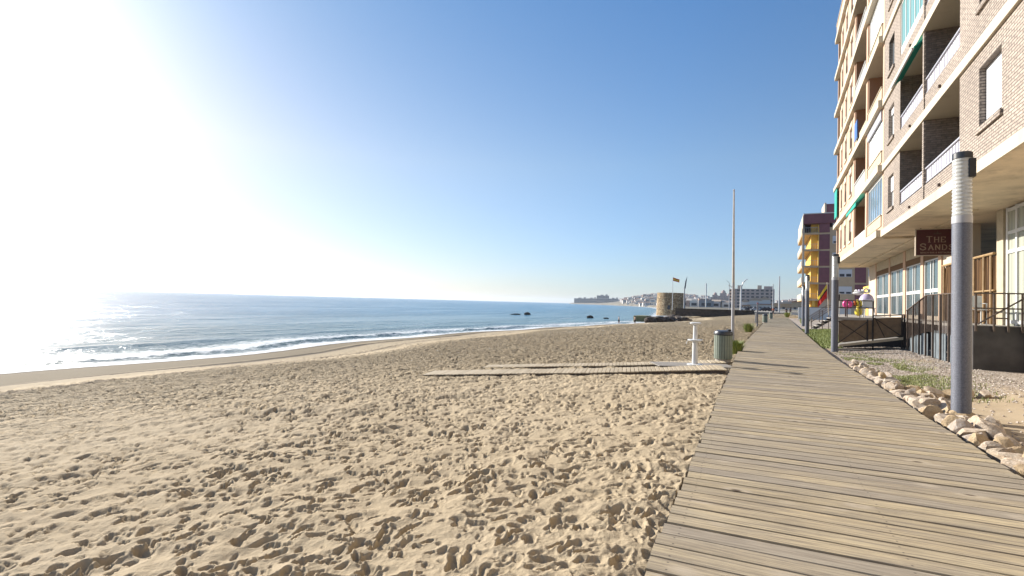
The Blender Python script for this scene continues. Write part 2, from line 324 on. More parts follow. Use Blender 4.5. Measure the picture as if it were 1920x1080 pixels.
t.b.inputs['Transmission Weight'].default_value = 0.35; t.b.inputs['Alpha'].default_value = 1.0
M['lens'] = t.fin(t.ramp(t.noise(t.mapping((1, 1, 6)), 2.0, 4), [(0.3, (0.62, 0.63, 0.62)), (0.7, (0.80, 0.80, 0.76))]), 0.18)

# ------------------------------------------------------------------ mesh helpers
class MB:
    def __init__(s): s.v = []; s.f = []
    def add(s, vs, fs):
        o = len(s.v); s.v += [tuple(p) for p in vs]; s.f += [tuple(i + o for i in f) for f in fs]; return s
    def box(s, x0, x1, y0, y1, z0, z1, ch=0.0):
        if ch <= 0:
            return s.add([(x, y, z) for z in (z0, z1) for y in (y0, y1) for x in (x0, x1)],
                         [(0, 2, 3, 1), (4, 5, 7, 6), (0, 1, 5, 4), (2, 6, 7, 3), (0, 4, 6, 2), (1, 3, 7, 5)])
        c = ch; vs = []
        for sx, X in ((1, x0), (-1, x1)):
            for sy, Y in ((1, y0), (-1, y1)):
                for sz, Z in ((1, z0), (-1, z1)):
                    vs += [(X, Y + sy * c, Z + sz * c), (X + sx * c, Y, Z + sz * c), (X + sx * c, Y + sy * c, Z)]
        k = lambda a, b, d, e: (a * 4 + b * 2 + d) * 3 + e
        fs = [(k(a, b, d, 0), k(a, b, d, 1), k(a, b, d, 2)) for a in (0, 1) for b in (0, 1) for d in (0, 1)]
        for a in (0, 1):
            fs += [(k(a, 0, 0, 0), k(a, 1, 0, 0), k(a, 1, 1, 0), k(a, 0, 1, 0)), (k(0, a, 0, 1), k(1, a, 0, 1), k(1, a, 1, 1), k(0, a, 1, 1)),
                   (k(0, 0, a, 2), k(1, 0, a, 2), k(1, 1, a, 2), k(0, 1, a, 2))]
            for b in (0, 1):
                fs += [(k(a, b, 0, 0), k(a, b, 1, 0), k(a, b, 1, 1), k(a, b, 0, 1)), (k(a, 0, b, 0), k(a, 1, b, 0), k(a, 1, b, 2), k(a, 0, b, 2)),
                       (k(0, a, b, 1), k(1, a, b, 1), k(1, a, b, 2), k(0, a, b, 2))]
        return s.add(vs, fs)
    def tube(s, pts, rad, n=8, cap=True):
        pts = [Vector(p) for p in pts]; rad = rad if isinstance(rad, (list, tuple)) else [rad] * len(pts)
        vs = []; up0 = None
        for i, p in enumerate(pts):
            d = (pts[min(i + 1, len(pts) - 1)] - pts[max(i - 1, 0)]).normalized()
            a = Vector((0, 0, 1)) if abs(d.z) < 0.9 else Vector((0, 1, 0))
            u = d.cross(a).normalized(); w = d.cross(u).normalized()
            vs += [p + (u * math.cos(2 * math.pi * j / n) + w * math.sin(2 * math.pi * j / n)) * rad[i] for j in range(n)]
        fs = [(i * n + j, i * n + (j + 1) % n, (i + 1) * n + (j + 1) % n, (i + 1) * n + j) for i in range(len(pts) - 1) for j in range(n)]
        if cap: fs += [tuple(range(n - 1, -1, -1)), tuple((len(pts) - 1) * n + j for j in range(n))]
        return s.add(vs, fs)
    def lathe(s, prof, n=24, c=(0, 0, 0)):
        vs = [(c[0] + r * math.cos(2 * math.pi * j / n), c[1] + r * math.sin(2 * math.pi * j / n), c[2] + z) for r, z in prof for j in range(n)]
        fs = [(i * n + j, i * n + (j + 1) % n, (i + 1) * n + (j + 1) % n, (i + 1) * n + j) for i in range(len(prof) - 1) for j in range(n)]
        fs += [tuple(range(n - 1, -1, -1)), tuple((len(prof) - 1) * n + j for j in range(n))]
        return s.add(vs, fs)
    def mesh(s, name, mat, smooth=False):
        me = bpy.data.meshes.new(name); me.from_pydata([tuple(v) for v in s.v], [], s.f); me.update()
        me.materials.append(M[mat] if isinstance(mat, str) else mat)
        import bmesh
        bm = bmesh.new(); bm.from_mesh(me); bmesh.ops.recalc_face_normals(bm, faces=bm.faces); bm.to_mesh(me); bm.free()
        if smooth:
            me.polygons.foreach_set('use_smooth', [True] * len(me.polygons))
            try: me.set_sharp_from_angle(angle=R(40))
            except Exception: pass
        return me
def put(name, me, parent=None, loc=(0, 0, 0), rz=0.0, label=None, cat=None, group=None, kind=None):
    o = bpy.data.objects.new(name, me); C.objects.link(o)
    o.location = loc; o.rotation_euler = (0, 0, rz)
    if parent is not None: o.parent = parent
    for k, v in (('label', label), ('category', cat), ('group', group), ('kind', kind)):
        if v: o[k] = v
    return o
def part(name, mb, mat, parent, smooth=False, loc=(0, 0, 0), rz=0.0, label=None, kind=None):
    return put(name, mb.mesh(name, mat, smooth), parent, loc, rz, label, None, None, kind)
def thing(name, label, cat, loc=(0, 0, 0), rz=0.0, group=None):
    return put(name, None, None, loc, rz, label, cat, group)
def dup(root, loc, rz, label=None):
    r = root.copy(); C.objects.link(r); r.location = loc; r.rotation_euler = (0, 0, rz)
    if label: r['label'] = label
    for ch in list(root.children):
        c = ch.copy(); C.objects.link(c); c.parent = r
        for g in list(ch.children):
            d = g.copy(); C.objects.link(d); d.parent = c
    return r
def grid_mesh(name, X, Y, Z, mat, smooth=True, attrs=None):
    nr, nc = X.shape; me = bpy.data.meshes.new(name)
    co = np.stack([X, Y, Z], -1).reshape(-1, 3).astype(np.float32)
    idx = np.arange(nr * nc).reshape(nr, nc)
    q = np.stack([idx[:-1, :-1], idx[:-1, 1:], idx[1:, 1:], idx[1:, :-1]], -1).reshape(-1, 4)
    e1 = co[q[0, 1]] - co[q[0, 0]]; e2 = co[q[0, 3]] - co[q[0, 0]]
    if np.cross(e1, e2)[2] < 0: q = q[:, ::-1]
    me.vertices.add(len(co)); me.vertices.foreach_set('co', co.ravel())
    me.loops.add(q.size); me.loops.foreach_set('vertex_index', q.ravel().astype(np.int32))
    me.polygons.add(len(q)); me.polygons.foreach_set('loop_start', np.arange(0, q.size, 4, dtype=np.int32))
    me.polygons.foreach_set('loop_total', np.full(len(q), 4, np.int32))
    me.update(calc_edges=True)
    if smooth: me.polygons.foreach_set('use_smooth', np.ones(len(q), bool))
    for k, a in (attrs or {}).items():
        at = me.attributes.new(k, 'FLOAT', 'POINT'); at.data.foreach_set('value', a.ravel().astype(np.float32))
    me.materials.append(M[mat]); me.validate(); return me

# ------------------------------------------------------------------ numpy noise
def lattice(n, seed): return np.random.default_rng(seed).random((n, n)).astype(np.float32)
_L = lattice(256, 5)
def vnoise(x, y, seed=0):
    x = x + seed * 17.31; y = y + seed * 9.73
    xi = np.floor(x).astype(np.int64); yi = np.floor(y).astype(np.int64); fx = x - xi; fy = y - yi
    fx = fx * fx * fx * (fx * (fx * 6 - 15) + 10); fy = fy * fy * fy * (fy * (fy * 6 - 15) + 10)
    a = _L[xi & 255, yi & 255]; b = _L[(xi + 1) & 255, yi & 255]; c = _L[xi & 255, (yi + 1) & 255]; d = _L[(xi + 1) & 255, (yi + 1) & 255]
    return (a * (1 - fx) + b * fx) * (1 - fy) + (c * (1 - fx) + d * fx) * fy
def fbm(x, y, oct=4, seed=0, gain=0.5):
    s = 0; a = 1; t = 0
    for i in range(oct): s = s + a * vnoise(x * 2 ** i, y * 2 ** i, seed + i * 3); t += a; a *= gain
    return s / t - 0.5
def sstep(a, b, x): t = np.clip((x - a) / (b - a), 0, 1); return t * t * (3 - 2 * t)

# ------------------------------------------------------------------ sand: trodden tile, then the beach
TN, TS = 2048, 9.0
def make_tile():
    g = (np.arange(TN) + 0.5) / TN * TS
    k = np.fft.fftfreq(TN, d=TS / TN); KX, KY = np.meshgrid(k, k, indexing='ij'); KR = np.hypot(KX, KY) + 1e-6
    spec = np.fft.fft2(rng.standard_normal((TN, TN)))
    def band(lo, hi, pw, amp):
        f = np.real(np.fft.ifft2(spec * ((KR > lo) & (KR < hi)) / KR ** pw)); return f / f.std() * amp
    h = band(0.3, 2.2, 1.3, 0.017) + band(2.2, 40, 2.3, 0.006)
    cell = TS / TN
    def stamp(cx, cy, L, W, ang, dep, rim, soft):
        rad = int(max(L, W) * 1.1 / cell) + 2
        ix = (np.arange(-rad, rad + 1)); X, Y = np.meshgrid(ix * cell, ix * cell, indexing='ij')
        u = X * math.cos(ang) + Y * math.sin(ang); v = -X * math.sin(ang) + Y * math.cos(ang)
        w = W * (0.82 + 0.22 * np.clip(u / L * 2, -1, 1))
        d = np.sqrt((u / (L / 2)) ** 2 + (v / (w / 2)) ** 2)
        d = d + 0.10 * np.sin(3 * np.arctan2(v, u) + cx * 9)
        pit = 1 - sstep(1 - soft, 1 + soft * 0.25, d)
        r = np.exp(-((d - 1.22) / 0.18) ** 2)
        I = (int(cx / cell) + ix) % TN; J = (int(cy / cell) + ix) % TN
        sub = h[np.ix_(I, J)]
        base = sub.mean()
        tilt = u / L * dep * 0.5
        h[np.ix_(I, J)] = sub * (1 - 0.8 * pit) + pit * (base - dep + tilt) + r * rim * (1 - pit)
    for i in range(1500):
        old = rng.random()
        L = rng.uniform(0.16, 0.31) * (0.75 + 0.25 * old); W = L * rng.uniform(0.38, 0.62)
        stamp(rng.random() * TS, rng.random() * TS, L, W, rng.normal(1.4, 0.8), rng.uniform(0.024, 0.068), rng.uniform(0.005, 0.014), rng.uniform(0.22, 0.65))
        for _ in range(3):
            L = rng.uniform(0.05, 0.15)
            stamp(rng.random() * TS, rng.random() * TS, L, L * rng.uniform(0.5, 0.9), rng.random() * 6, L * rng.uniform(0.12, 0.26), 0.005, rng.uniform(0.3, 0.7))
    return (h - h.mean()).astype(np.float32)
TILE = make_tile()
def samp(x, y):
    u = (x / TS * TN) % TN; v = (y / TS * TN) % TN
    i = np.floor(u).astype(int); j = np.floor(v).astype(int); fu = u - i; fv = v - j; i %= TN; j %= TN; i1 = (i + 1) % TN; j1 = (j + 1) % TN
    return (TILE[i, j] * (1 - fu) + TILE[i1, j] * fu) * (1 - fv) + (TILE[i, j1] * (1 - fu) + TILE[i1, j1] * fu) * fv
def coast_x(y):   # x of the waterline on the near beach
    base = np.interp(y, [-200, 60, 72, 86, 100, 112, 130, 152, 175, 260], [-30.2, -30.2, -29.4, -26.5, -22.7, -21.6, -21.0, -21.8, -24, -26])
    return base + 0.9 * np.sin(y * 0.11) * sstep(0, 20, y) + 0.5 * np.sin(y * 0.31 + 1)
def shore_line(y): return np.interp(y, [5, 12, 20, 30, 60], [7.2, 6.4, 5.0, 3.8, 3.0])   # debris line, metres inland
def walk_c(y): return 0.87 + np.where(y > 18, 0.0345 * (np.sqrt((y - 18) ** 2 + 16) - 4), 0.0)
SEA_Z = -2.3
def sand_z(x, y, detail=True):
    d = x - coast_x(y)                       # metres inland of the waterline
    z = np.interp(d, [-60, -12, -3, 0, 2, 6.6, 7.4, 11, 20, 26, 29.0, 60], [-6, -3.6, -2.62, -2.3, -2.13, -1.92, -1.76, -1.45, -0.72, -0.33, -0.075, -0.06])
    z = z + sstep(60, 130, y) * sstep(8, 26, d) * 0.25
    if not detail: return z, d
    s0 = shore_line(y)
    A = sstep(s0 + 0.2, s0 + 3.4, d + 2.0 * fbm(x * 0.15, y * 0.1, 3, 4)) 
    w = sstep(-0.03, 0.03, fbm(x * 0.13, y * 0.13, 3, 9))
    c, s = math.cos(0.7), math.sin(0.7)
    t1 = samp(x * 1.25, y * 1.25) * 0.9; t2 = samp((x * c - y * s) * 1.12 + 3.1, (x * s + y * c) * 1.12 + 1.7)
    h = t1 * w + t2 * (1 - w)
    ch = np.exp(-((x + 0.9) / 0.8) ** 2) * (y < 14)          # churned strip beside the boards
    h = h * (1 - 0.25 * ch) + ch * 0.045 * fbm(x * 11, y * 11, 4, 30)
    amp = 0.10 + 0.95 * A
    amp = amp * (1.0 - 0.32 * sstep(0.02, 0.18, fbm(x * 0.35, y * 0.35, 2, 21))) * (1.0 + 0.35 * sstep(0.0, 0.2, fbm(x * 0.5, y * 0.5, 2, 61)))
    z = z + h * amp * 0.88 + 0.07 * fbm(x * 0.4, y * 0.4, 3, 2) * A
    return z, d
def build_sand():
    b = np.radians(np.linspace(-13, 92, 900))
    v = np.concatenate([np.linspace(800, 130, 1000), np.linspace(129.4, 30, 200), np.linspace(29.6, 2.0, 110)])
    r = 507 * 1.62 / v
    RR, BB = np.meshgrid(r, b, indexing='ij')
    X = -RR * np.sin(BB); Y = RR * np.cos(BB)
    Z, d = sand_z(X, Y)
    wc = walk_c(Y); onw = (np.abs(X - wc) < 1.45) & (Y < 128)
    Z = np.where(onw, np.minimum(Z, -0.20), Z)
    Z = np.where((X > wc) & (X - wc > 1.3) & (Y < 100), -0.6, Z)
    s0 = shore_line(Y); wet = 1 - sstep(s0 - 2.0, s0 + 0.6, d)
    weed = 1.3 * np.exp(-((d - s0 - 0.8 * fbm(Y * 0.08, Y * 0, 3, 50)) / 0.5) ** 2) + 1.0 * np.exp(-((d - 0.7) / 0.35) ** 2) + 0.7 * np.exp(-((d - s0 - 4) / 0.3) ** 2)
    far = sstep(8, 26, RR) * sstep(9, 12, d)
    me = grid_mesh('sand', X, Y, Z, 'sand', True, {'wet': wet, 'weed': weed, 'rough_far': far})
    put('sand', me, kind='structure')
build_sand()

def far_coast_b(r): return np.interp(r, [0, 200, 500, 900, 1400, 1800, 2140, 2200, 2330, 2340], [8.5, 8.5, 9.0, 10.5, 13.2, 16.2, 19.2, 19.6, 19.0, -90])
def build_sea():
    b = np.radians(np.linspace(2, 100, 480))
    r = np.concatenate([np.geomspace(16, 90, 340), np.geomspace(91, 7500, 110)])
    RR, BB = np.meshgrid(r, b, indexing='ij'); X = -RR * np.sin(BB); Y = RR * np.cos(BB)
    s = coast_x(Y) - X
    s = np.where(Y > 150, np.minimum(RR * np.radians(np.maximum(np.degrees(BB) - far_coast_b(RR), 0)), 400), s)
    near = 1 - sstep(60, 260, RR)
    w = 0.16 * fbm(X * 0.16, Y * 0.05, 3, 3) * near * sstep(0, 15, s)
    w = w + 0.07 * fbm(X * 0.9, Y * 0.5, 3, 8) * near * sstep(0, 8, s)
    off = 3.4 + 1.6 * fbm(Y * 0.05, Y * 0 + 3, 3, 6) * 2
    br = np.exp(-((s - off) / 0.55) ** 2) * (0.16 + 0.4 * fbm(Y * 0.25, Y * 0, 3, 12)) + np.exp(-((s - off - 7.0) / 1.3) ** 2) * 0.16
    br = br + 0.05 * np.exp(-((s - off) / 1.2) ** 2) * (fbm(X * 4, Y * 3, 3, 19) * 2)
    br = br * np.clip(1.2 - RR / 220, 0, 1)
    Z = SEA_Z + w + np.maximum(br, -0.05)
    put('sea_water', grid_mesh('sea_water', X, Y, Z, 'sea', True, {'shore': np.clip(s, -5, 400)}), kind='structure')
build_sea()

def build_far_land():
    bd = np.linspace(-75, 21, 380); r = np.concatenate([np.linspace(120, 700, 40), np.linspace(720, 2600, 130), np.geomspace(2650, 9000, 12)])
    RR, BD = np.meshgrid(r, bd, indexing='ij'); BB = np.radians(BD); X = -RR * np.sin(BB); Y = RR * np.cos(BB)
    Z = land_z(RR, BD, X, Y)
    put('far_ground', grid_mesh('far_ground', X, Y, Z, 'land', True), kind='structure')
def land_z(RR, BD, X, Y):
    inl = sstep(0, 0.5, far_coast_b(RR) - BD)
    ridge = np.interp(BD, [-60, -8, -5, -3.5, -2, 0, 4, 7, 9, 11, 12.7, 14.4, 16, 19], [20, 20, 24, 26, 20, 20, 34, 36, 37, 36, 22, 8, 3, 1])
    h = ridge * sstep(1150, 2050, RR) * (1 - 0.9 * sstep(2350, 3000, RR)) * (1 + 0.35 * fbm(X * 0.006, Y * 0.006, 3, 2))
    z = -7 + (7.3 + h + 1.0) * inl
    z = np.where(RR < 240, np.minimum(z, -0.3), z)
    return np.where(RR < 190, -7.0, z)
build_far_land()

# yard on the land side of the boards
def yard_z(x, y): return -0.14 + 0.14 * sstep(3.4, 5.2, x) + 0.05 * fbm(x * 0.9, y * 0.9, 3, 41) + 0.015 * fbm(x * 6, y * 6, 3, 43)
def build_yard():
    xs = np.concatenate([np.linspace(0, 4.5, 80), np.linspace(4.6, 9, 20), np.linspace(10, 90, 20)])
    ys = np.concatenate([np.linspace(-6, 30, 360), np.linspace(30.3, 150, 130)])
    YY, XX = np.meshgrid(ys, xs, indexing='ij'); XX = XX + walk_c(YY) + 1.455
    Z = yard_z(XX, YY)
    stony = sstep(-0.12, 0.06, fbm(XX * 0.45, YY * 0.35, 3, 44) + 0.25 * sstep(14, 19, YY) - 0.3 * np.exp(-((YY - 11.5) / 2.5) ** 2))
    put('gravel_yard', grid_mesh('gravel_yard', XX, YY, Z, 'gravel', True, {'stony': stony}), kind='structure')
build_yard()
mb = MB(); mb.box(-19.5, 60, 157.5, 430, -1.0, 0.45)
put('promenade', mb.mesh('promenade', 'pave'), kind='structure')

# ------------------------------------------------------------------ boardwalk
root = put('boardwalk', None, kind='structure')
def plank_mesh(seed, L=2.88, W=0.168, T=0.036):
    rr = random.Random(seed); n = 14; mb = MB(); prof = []
    c = 0.005
    base = [(-W / 2, -T), (-W / 2, -c * 1.4), (-W / 2 + c, -0.0005), (-W * 0.17, 0.0 + rr.uniform(0, .0015)), (W * 0.17, rr.uniform(0, .0015)), (W / 2 - c, -0.0005), (W / 2, -c * 1.4), (W / 2, -T)]
    k = len(base); ph = rr.uniform(0, 6); am = rr.uniform(0.001, 0.004)
    for i in range(n + 1):
        x = -L / 2 + L * i / n; e = am * math.sin(ph + i * 0.7); z = 0.0015 * math.sin(ph * 2 + i * 0.5)
        mb.v += [(x, p[0] + e, p[1] + z) for p in base]
    for i in range(n):
        for j in range(k): mb.f.append((i * k + j, i * k + (j + 1) % k, (i + 1) * k + (j + 1) % k, (i + 1) * k + j))
    mb.f += [tuple(range(k)), tuple(n * k + j for j in range(k - 1, -1, -1))]
    return mb.mesh('plank', 'plank', True)
PM = [plank_mesh(i) for i in range(8)]
P = 0.182; y = -2.6; i = 0; NP = 0; rest = MB()
while y < 128:
    near = 0.9 < y and NP < 300
    xc = float(walk_c(np.array(y))); rz = R(2.2) - math.atan(0.0345 if y > 20 else 0) * 0.8 + random.gauss(0, 0.0012)
    z = random.gauss(0, 0.0022)
    if near:
        o = put('plank', PM[i % 8], root, (xc + random.gauss(0, 0.008), y + random.gauss(0, 0.004), z), rz)
        o.scale = (1, random.uniform(0.965, 1.025), 1); NP += 1
    else:
        c, s = math.cos(rz), math.sin(rz); w = 0.084; hl = 1.44
        pts = [(-hl, -w), (hl, -w), (hl, w), (-hl, w)]
        q = [(xc + a * c - b * s, y + a * s + b * c) for a, b in pts]
        rest.add([(a, b, z - 0.036) for a, b in q] + [(a, b, z) for a, b in q], [(0, 3, 2, 1), (4, 5, 6, 7), (0, 1, 5, 4), (1, 2, 6, 5), (2, 3, 7, 6), (3, 0, 4, 7)])
    y += P; i += 1
part('far_plank', rest, 'plank', root, kind='stuff')
for sx in (-1.36, 0.0, 1.36):
    b = MB(); ys = np.linspace(-2.6, 128, 60)
    for a, e in zip(ys[:-1], ys[1:]):
        xa, xe = float(walk_c(np.array(a))) + sx, float(walk_c(np.array(e))) + sx
        b.add([(xa - .04, a, -.2), (xa + .04, a, -.2), (xe + .04, e, -.2), (xe - .04, e, -.2), (xa - .04, a, -.045), (xa + .04, a, -.045), (xe + .04, e, -.045), (xe - .04, e, -.045)],
              [(0, 3, 2, 1), (4, 5, 6, 7), (1, 2, 6, 5), (3, 0, 4, 7)] + ([(0, 1, 5, 4)] if a == ys[0] else []))
    part('joist', b, 'darkmetal', root)

# ------------------------------------------------------------------ apartment buildings on the right
K = 0.0262; BX = 4.17; RZB = -math.atan(K)
FH, Z0 = 2.83, 4.75
def wall_cells(y0, y1, z0, z1, ops, x=0.0, th=0.25, mb=None):
    """front wall facing -x with rectangular openings (ya,yb,za,zb) and their reveals"""
    mb = mb or MB()
    ys = sorted({y0, y1} | {v for o in ops for v in o[:2] if y0 <= v <= y1}); zs = sorted({z0, z1} | {v for o in ops for v in o[2:] if z0 <= v <= z1})
    hole = lambda a, b: any(o[0] - 1e-6 <= a and b[0] <= o[1] + 1e-6 and o[2] - 1e-6 <= b[1] and b[2] <= o[3] + 1e-6 for o in ops)
    V = {}
    def vid(p):
        if p not in V: V[p] = len(mb.v); mb.v.append(p)
        return V[p]
    ny, nz = len(ys) - 1, len(zs) - 1
    H = [[hole(ys[i], (ys[i + 1], zs[j], zs[j + 1])) for j in range(nz)] for i in range(ny)]
    for i in range(ny):
        for j in range(nz):
            if H[i][j]: continue
            a, b, c, d = ys[i], ys[i + 1], zs[j], zs[j + 1]
            mb.f.append(tuple(vid(p) for p in ((x, a, c), (x, a, d), (x, b, d), (x, b, c))))
            mb.f.append(tuple(vid(p) for p in ((x + th, a, c), (x + th, b, c), (x + th, b, d), (x + th, a, d))))
            for (ii, jj, p, q) in ((i - 1, j, (a, c), (a, d)), (i + 1, j, (b, c), (b, d)), (i, j - 1, (a, c), (b, c)), (i, j + 1, (a, d), (b, d))):
                if not (0 <= ii < ny and 0 <= jj < nz) or H[ii][jj]:
                    mb.f.append(tuple(vid(v) for v in ((x, *p), (x, *q), (x + th, *q), (x + th, *p))))
    return mb
def window(root, ya, yb, za, zb, x=0.13, shut=0.6, kind='shutter', sill=True, mull=1, sillmat='brick'):
    b = MB(); f = 0.05
    b.box(x, x + .06, ya, ya + f, za, zb).box(x, x + .06, yb - f, yb, za, zb).box(x, x + .06, ya + f, yb - f, za, za + f).box(x, x + .06, ya + f, yb - f, zb - f, zb)
    for m in range(mull):
        ym = ya + (yb - ya) * (m + 1) / (mull + 1); b.box(x + .004, x + .056, ym - .02, ym + .02, za + f, zb - f)
    w = put('window', None, root)
    part('frame', b, 'white', w)
    part('pane', MB().box(x + .025, x + .035, ya + .03, yb - .03, za + .03, zb - .03), kind if kind in ('glassblue', 'glass', 'curtain', 'teal') else 'glass', w)
    if shut > 0:
        part('shutter', MB().box(x - .035, x - .012, ya + .01, yb - .01, zb - (zb - za) * shut, zb - .005), 'shutter', w)
    if sill: part('sill', MB().box(-.06, x, ya - .08, yb + .08, za - .13, za - .002, 0.008), sillmat, w)
    return w
def railing(root, ya, yb, z0, z1, x=0.04, mat='rail'):
    b = MB(); b.box(x - .03, x + .03, ya, yb, z1 - .04, z1).box(x - .012, x + .012, ya, yb, z0 + .03, z0 + .06)
    n = max(2, int((yb - ya) / 0.24))
    for i in range(n + 1):
        yy = ya + .02 + (yb - ya - .04) * i / n; b.box(x + .004, x + .017, yy - .010, yy + .010, z0 + .002, z1 - .04)
    r = part('railing', b, mat, root)
    p = MB().box(x + .018, x + .024, ya + .01, yb - .01, z0 + .07, z1 - .05)
    part('railing_panel', p, 'railpanel' if mat == 'rail' else 'white', r)
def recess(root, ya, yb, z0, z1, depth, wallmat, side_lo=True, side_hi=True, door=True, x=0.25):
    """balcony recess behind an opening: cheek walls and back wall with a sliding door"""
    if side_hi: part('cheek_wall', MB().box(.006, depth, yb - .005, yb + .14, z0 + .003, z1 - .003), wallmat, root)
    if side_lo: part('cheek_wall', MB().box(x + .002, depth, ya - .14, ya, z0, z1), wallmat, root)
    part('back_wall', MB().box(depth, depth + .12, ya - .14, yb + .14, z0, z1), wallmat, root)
    if door:
        d = put('balcony_door', None, root); m = (ya + yb) / 2; hw = min(1.0, (yb - ya) / 2 - .3)
        fb = MB(); X = depth - .05
        for a, b in ((m - hw, m - hw + .06), (m - .03, m + .03), (m + hw - .06, m + hw)): fb.box(X, X + .045, a, b, z0 + .02, z0 + 2.2)
        fb.box(X, X + .045, m - hw + .06, m - .03, z0 + 2.13, z0 + 2.2).box(X, X + .045, m + .03, m + hw - .06, z0 + 2.13, z0 + 2.2)
        part('frame', fb, 'white', d); part('pane', MB().box(X + .02, X + .03, m - hw + .03, m + hw - .03, z0 + .05, z0 + 2.15), 'glass', d)

# --- brown brick building (near)
bA = thing('apartment_building', 'tan brick apartment block with cream floor bands, nearest to the boardwalk and lamp post', 'building', (BX, 0, 0), RZB)
Y0A, Y1A = -4.0, 26.38
for k in range(7):
    zb = Z0 + FH * k; zt = zb + .27
    part('floor_slab', MB().box(-.07, 9.5, Y0A, Y1A, zb, zt, 0.006), 'cream' if k else 'soffit', bA)
    if k == 0: part('slab_edge', MB().box(-.10, -.072, Y0A, Y1A, zb - .004, zt + .004), 'cream', bA)
    if k == 6:
        part('roof_parapet', MB().box(0.0, .25, Y0A, Y1A, zt, zt + 1.1), 'brick', bA); continue
    W = (13.75, 15.05, zb + 1.06, zb + 2.45); W2 = (9.6, 10.9, zb + 1.06, zb + 2.45); N = (24.4, 25.45, zb + .98, zb + 2.33)
    A = (16.42, 19.75, zb + .79, zb + FH); B = (19.95, 23.3, zb + .79, zb + FH); A2 = (3.4, 6.6, zb + .79, zb + FH)
    part('brick_wall', wall_cells(Y0A, Y1A, zt, zb + FH, [W, W2, N, A, B, A2]), 'brick', bA)
    window(bA, *W, shut=(0.86, 0.7, 0.95, 0.5, 0.9, 0.6)[k], x=.16); window(bA, *W2, shut=0.5, x=.16)
    window(bA, *N, shut=(0.45, 0.2, 0.0, 0.6, 0.3, 0.5)[k], kind='curtain' if k < 2 else 'glass', mull=0)
    for (ya, yb, _, _) in (A, B, A2):
        recess(bA, ya, yb, zt, zb + FH, 3.6, 'shadebrick', side_lo=(ya != 19.95))
    for (ya, yb, _, _), nm in ((A, 'a'), (B, 'b'), (A2, 'c')):
        if nm == 'b' and k == 2:
            g = put('glazed_enclosure', None, bA); fb = MB(); z0, z1 = zb + .80, zb + FH - .002
            fb.box(.02, .08, ya + .002, yb - .002, z0, z0 + .30).box(.02, .08, ya + .002, yb - .002, z1 - .08, z1)
            for j in range(6): yy = ya + .03 + (yb - ya - .06) * j / 5; fb.box(.02, .08, yy - .028, yy + .028, z0 + .3, z1 - .08)
            part('frame', fb, 'white', g); part('pane', MB().box(.04, .05, ya + .03, yb - .03, z0 + .25, z1 - .05), 'teal', g)
        else: railing(bA, ya + .01, yb - .01, zb + .82, zb + 1.32)
        part('spout', MB().tube([(-.06, (ya + yb) / 2, zt + .16), (0.02, (ya + yb) / 2, zt + .165)], .05, 10), 'brownmetal', bA)
    if k == 1:
        w = put('awning', None, bA)
        part('canvas', MB().add([(.06, 20.0, zb + FH - .06), (.06, 23.25, zb + FH - .06), (-.24, 23.25, zb + FH - .30), (-.24, 20.0, zb + FH - .30), (.06, 20.0, zb + FH - .10), (.06, 23.25, zb + FH - .10), (-.24, 23.25, zb + FH - .36), (-.24, 20.0, zb + FH - .36)], [(0, 1, 2, 3), (7, 6, 5, 4), (0, 4, 5, 1), (3, 2, 6, 7), (0, 3, 7, 4), (1, 5, 6, 2)]), 'awning', w)
        part('front_bar', MB().tube([(-.27, 20.0, zb + FH - .38), (-.27, 23.25, zb + FH - .38)], .04, 8), 'white', w)
part('pier_strip', MB().box(-.03, 0.25, 19.765, 19.935, Z0 + .275, Z0 + FH * 6 - .01), 'brick', bA)
# solid core behind the fronts and the far/near gable
part('core_wall', MB().box(3.9, 9.4, Y0A + .1, Y1A - .1, Z0 + .3, Z0 + FH * 6 + .2), 'brick', bA)
part('gable_wall', MB().box(.26, 3.88, Y0A, Y0A + .2, Z0 + .3, Z0 + FH * 6), 'brick', bA)

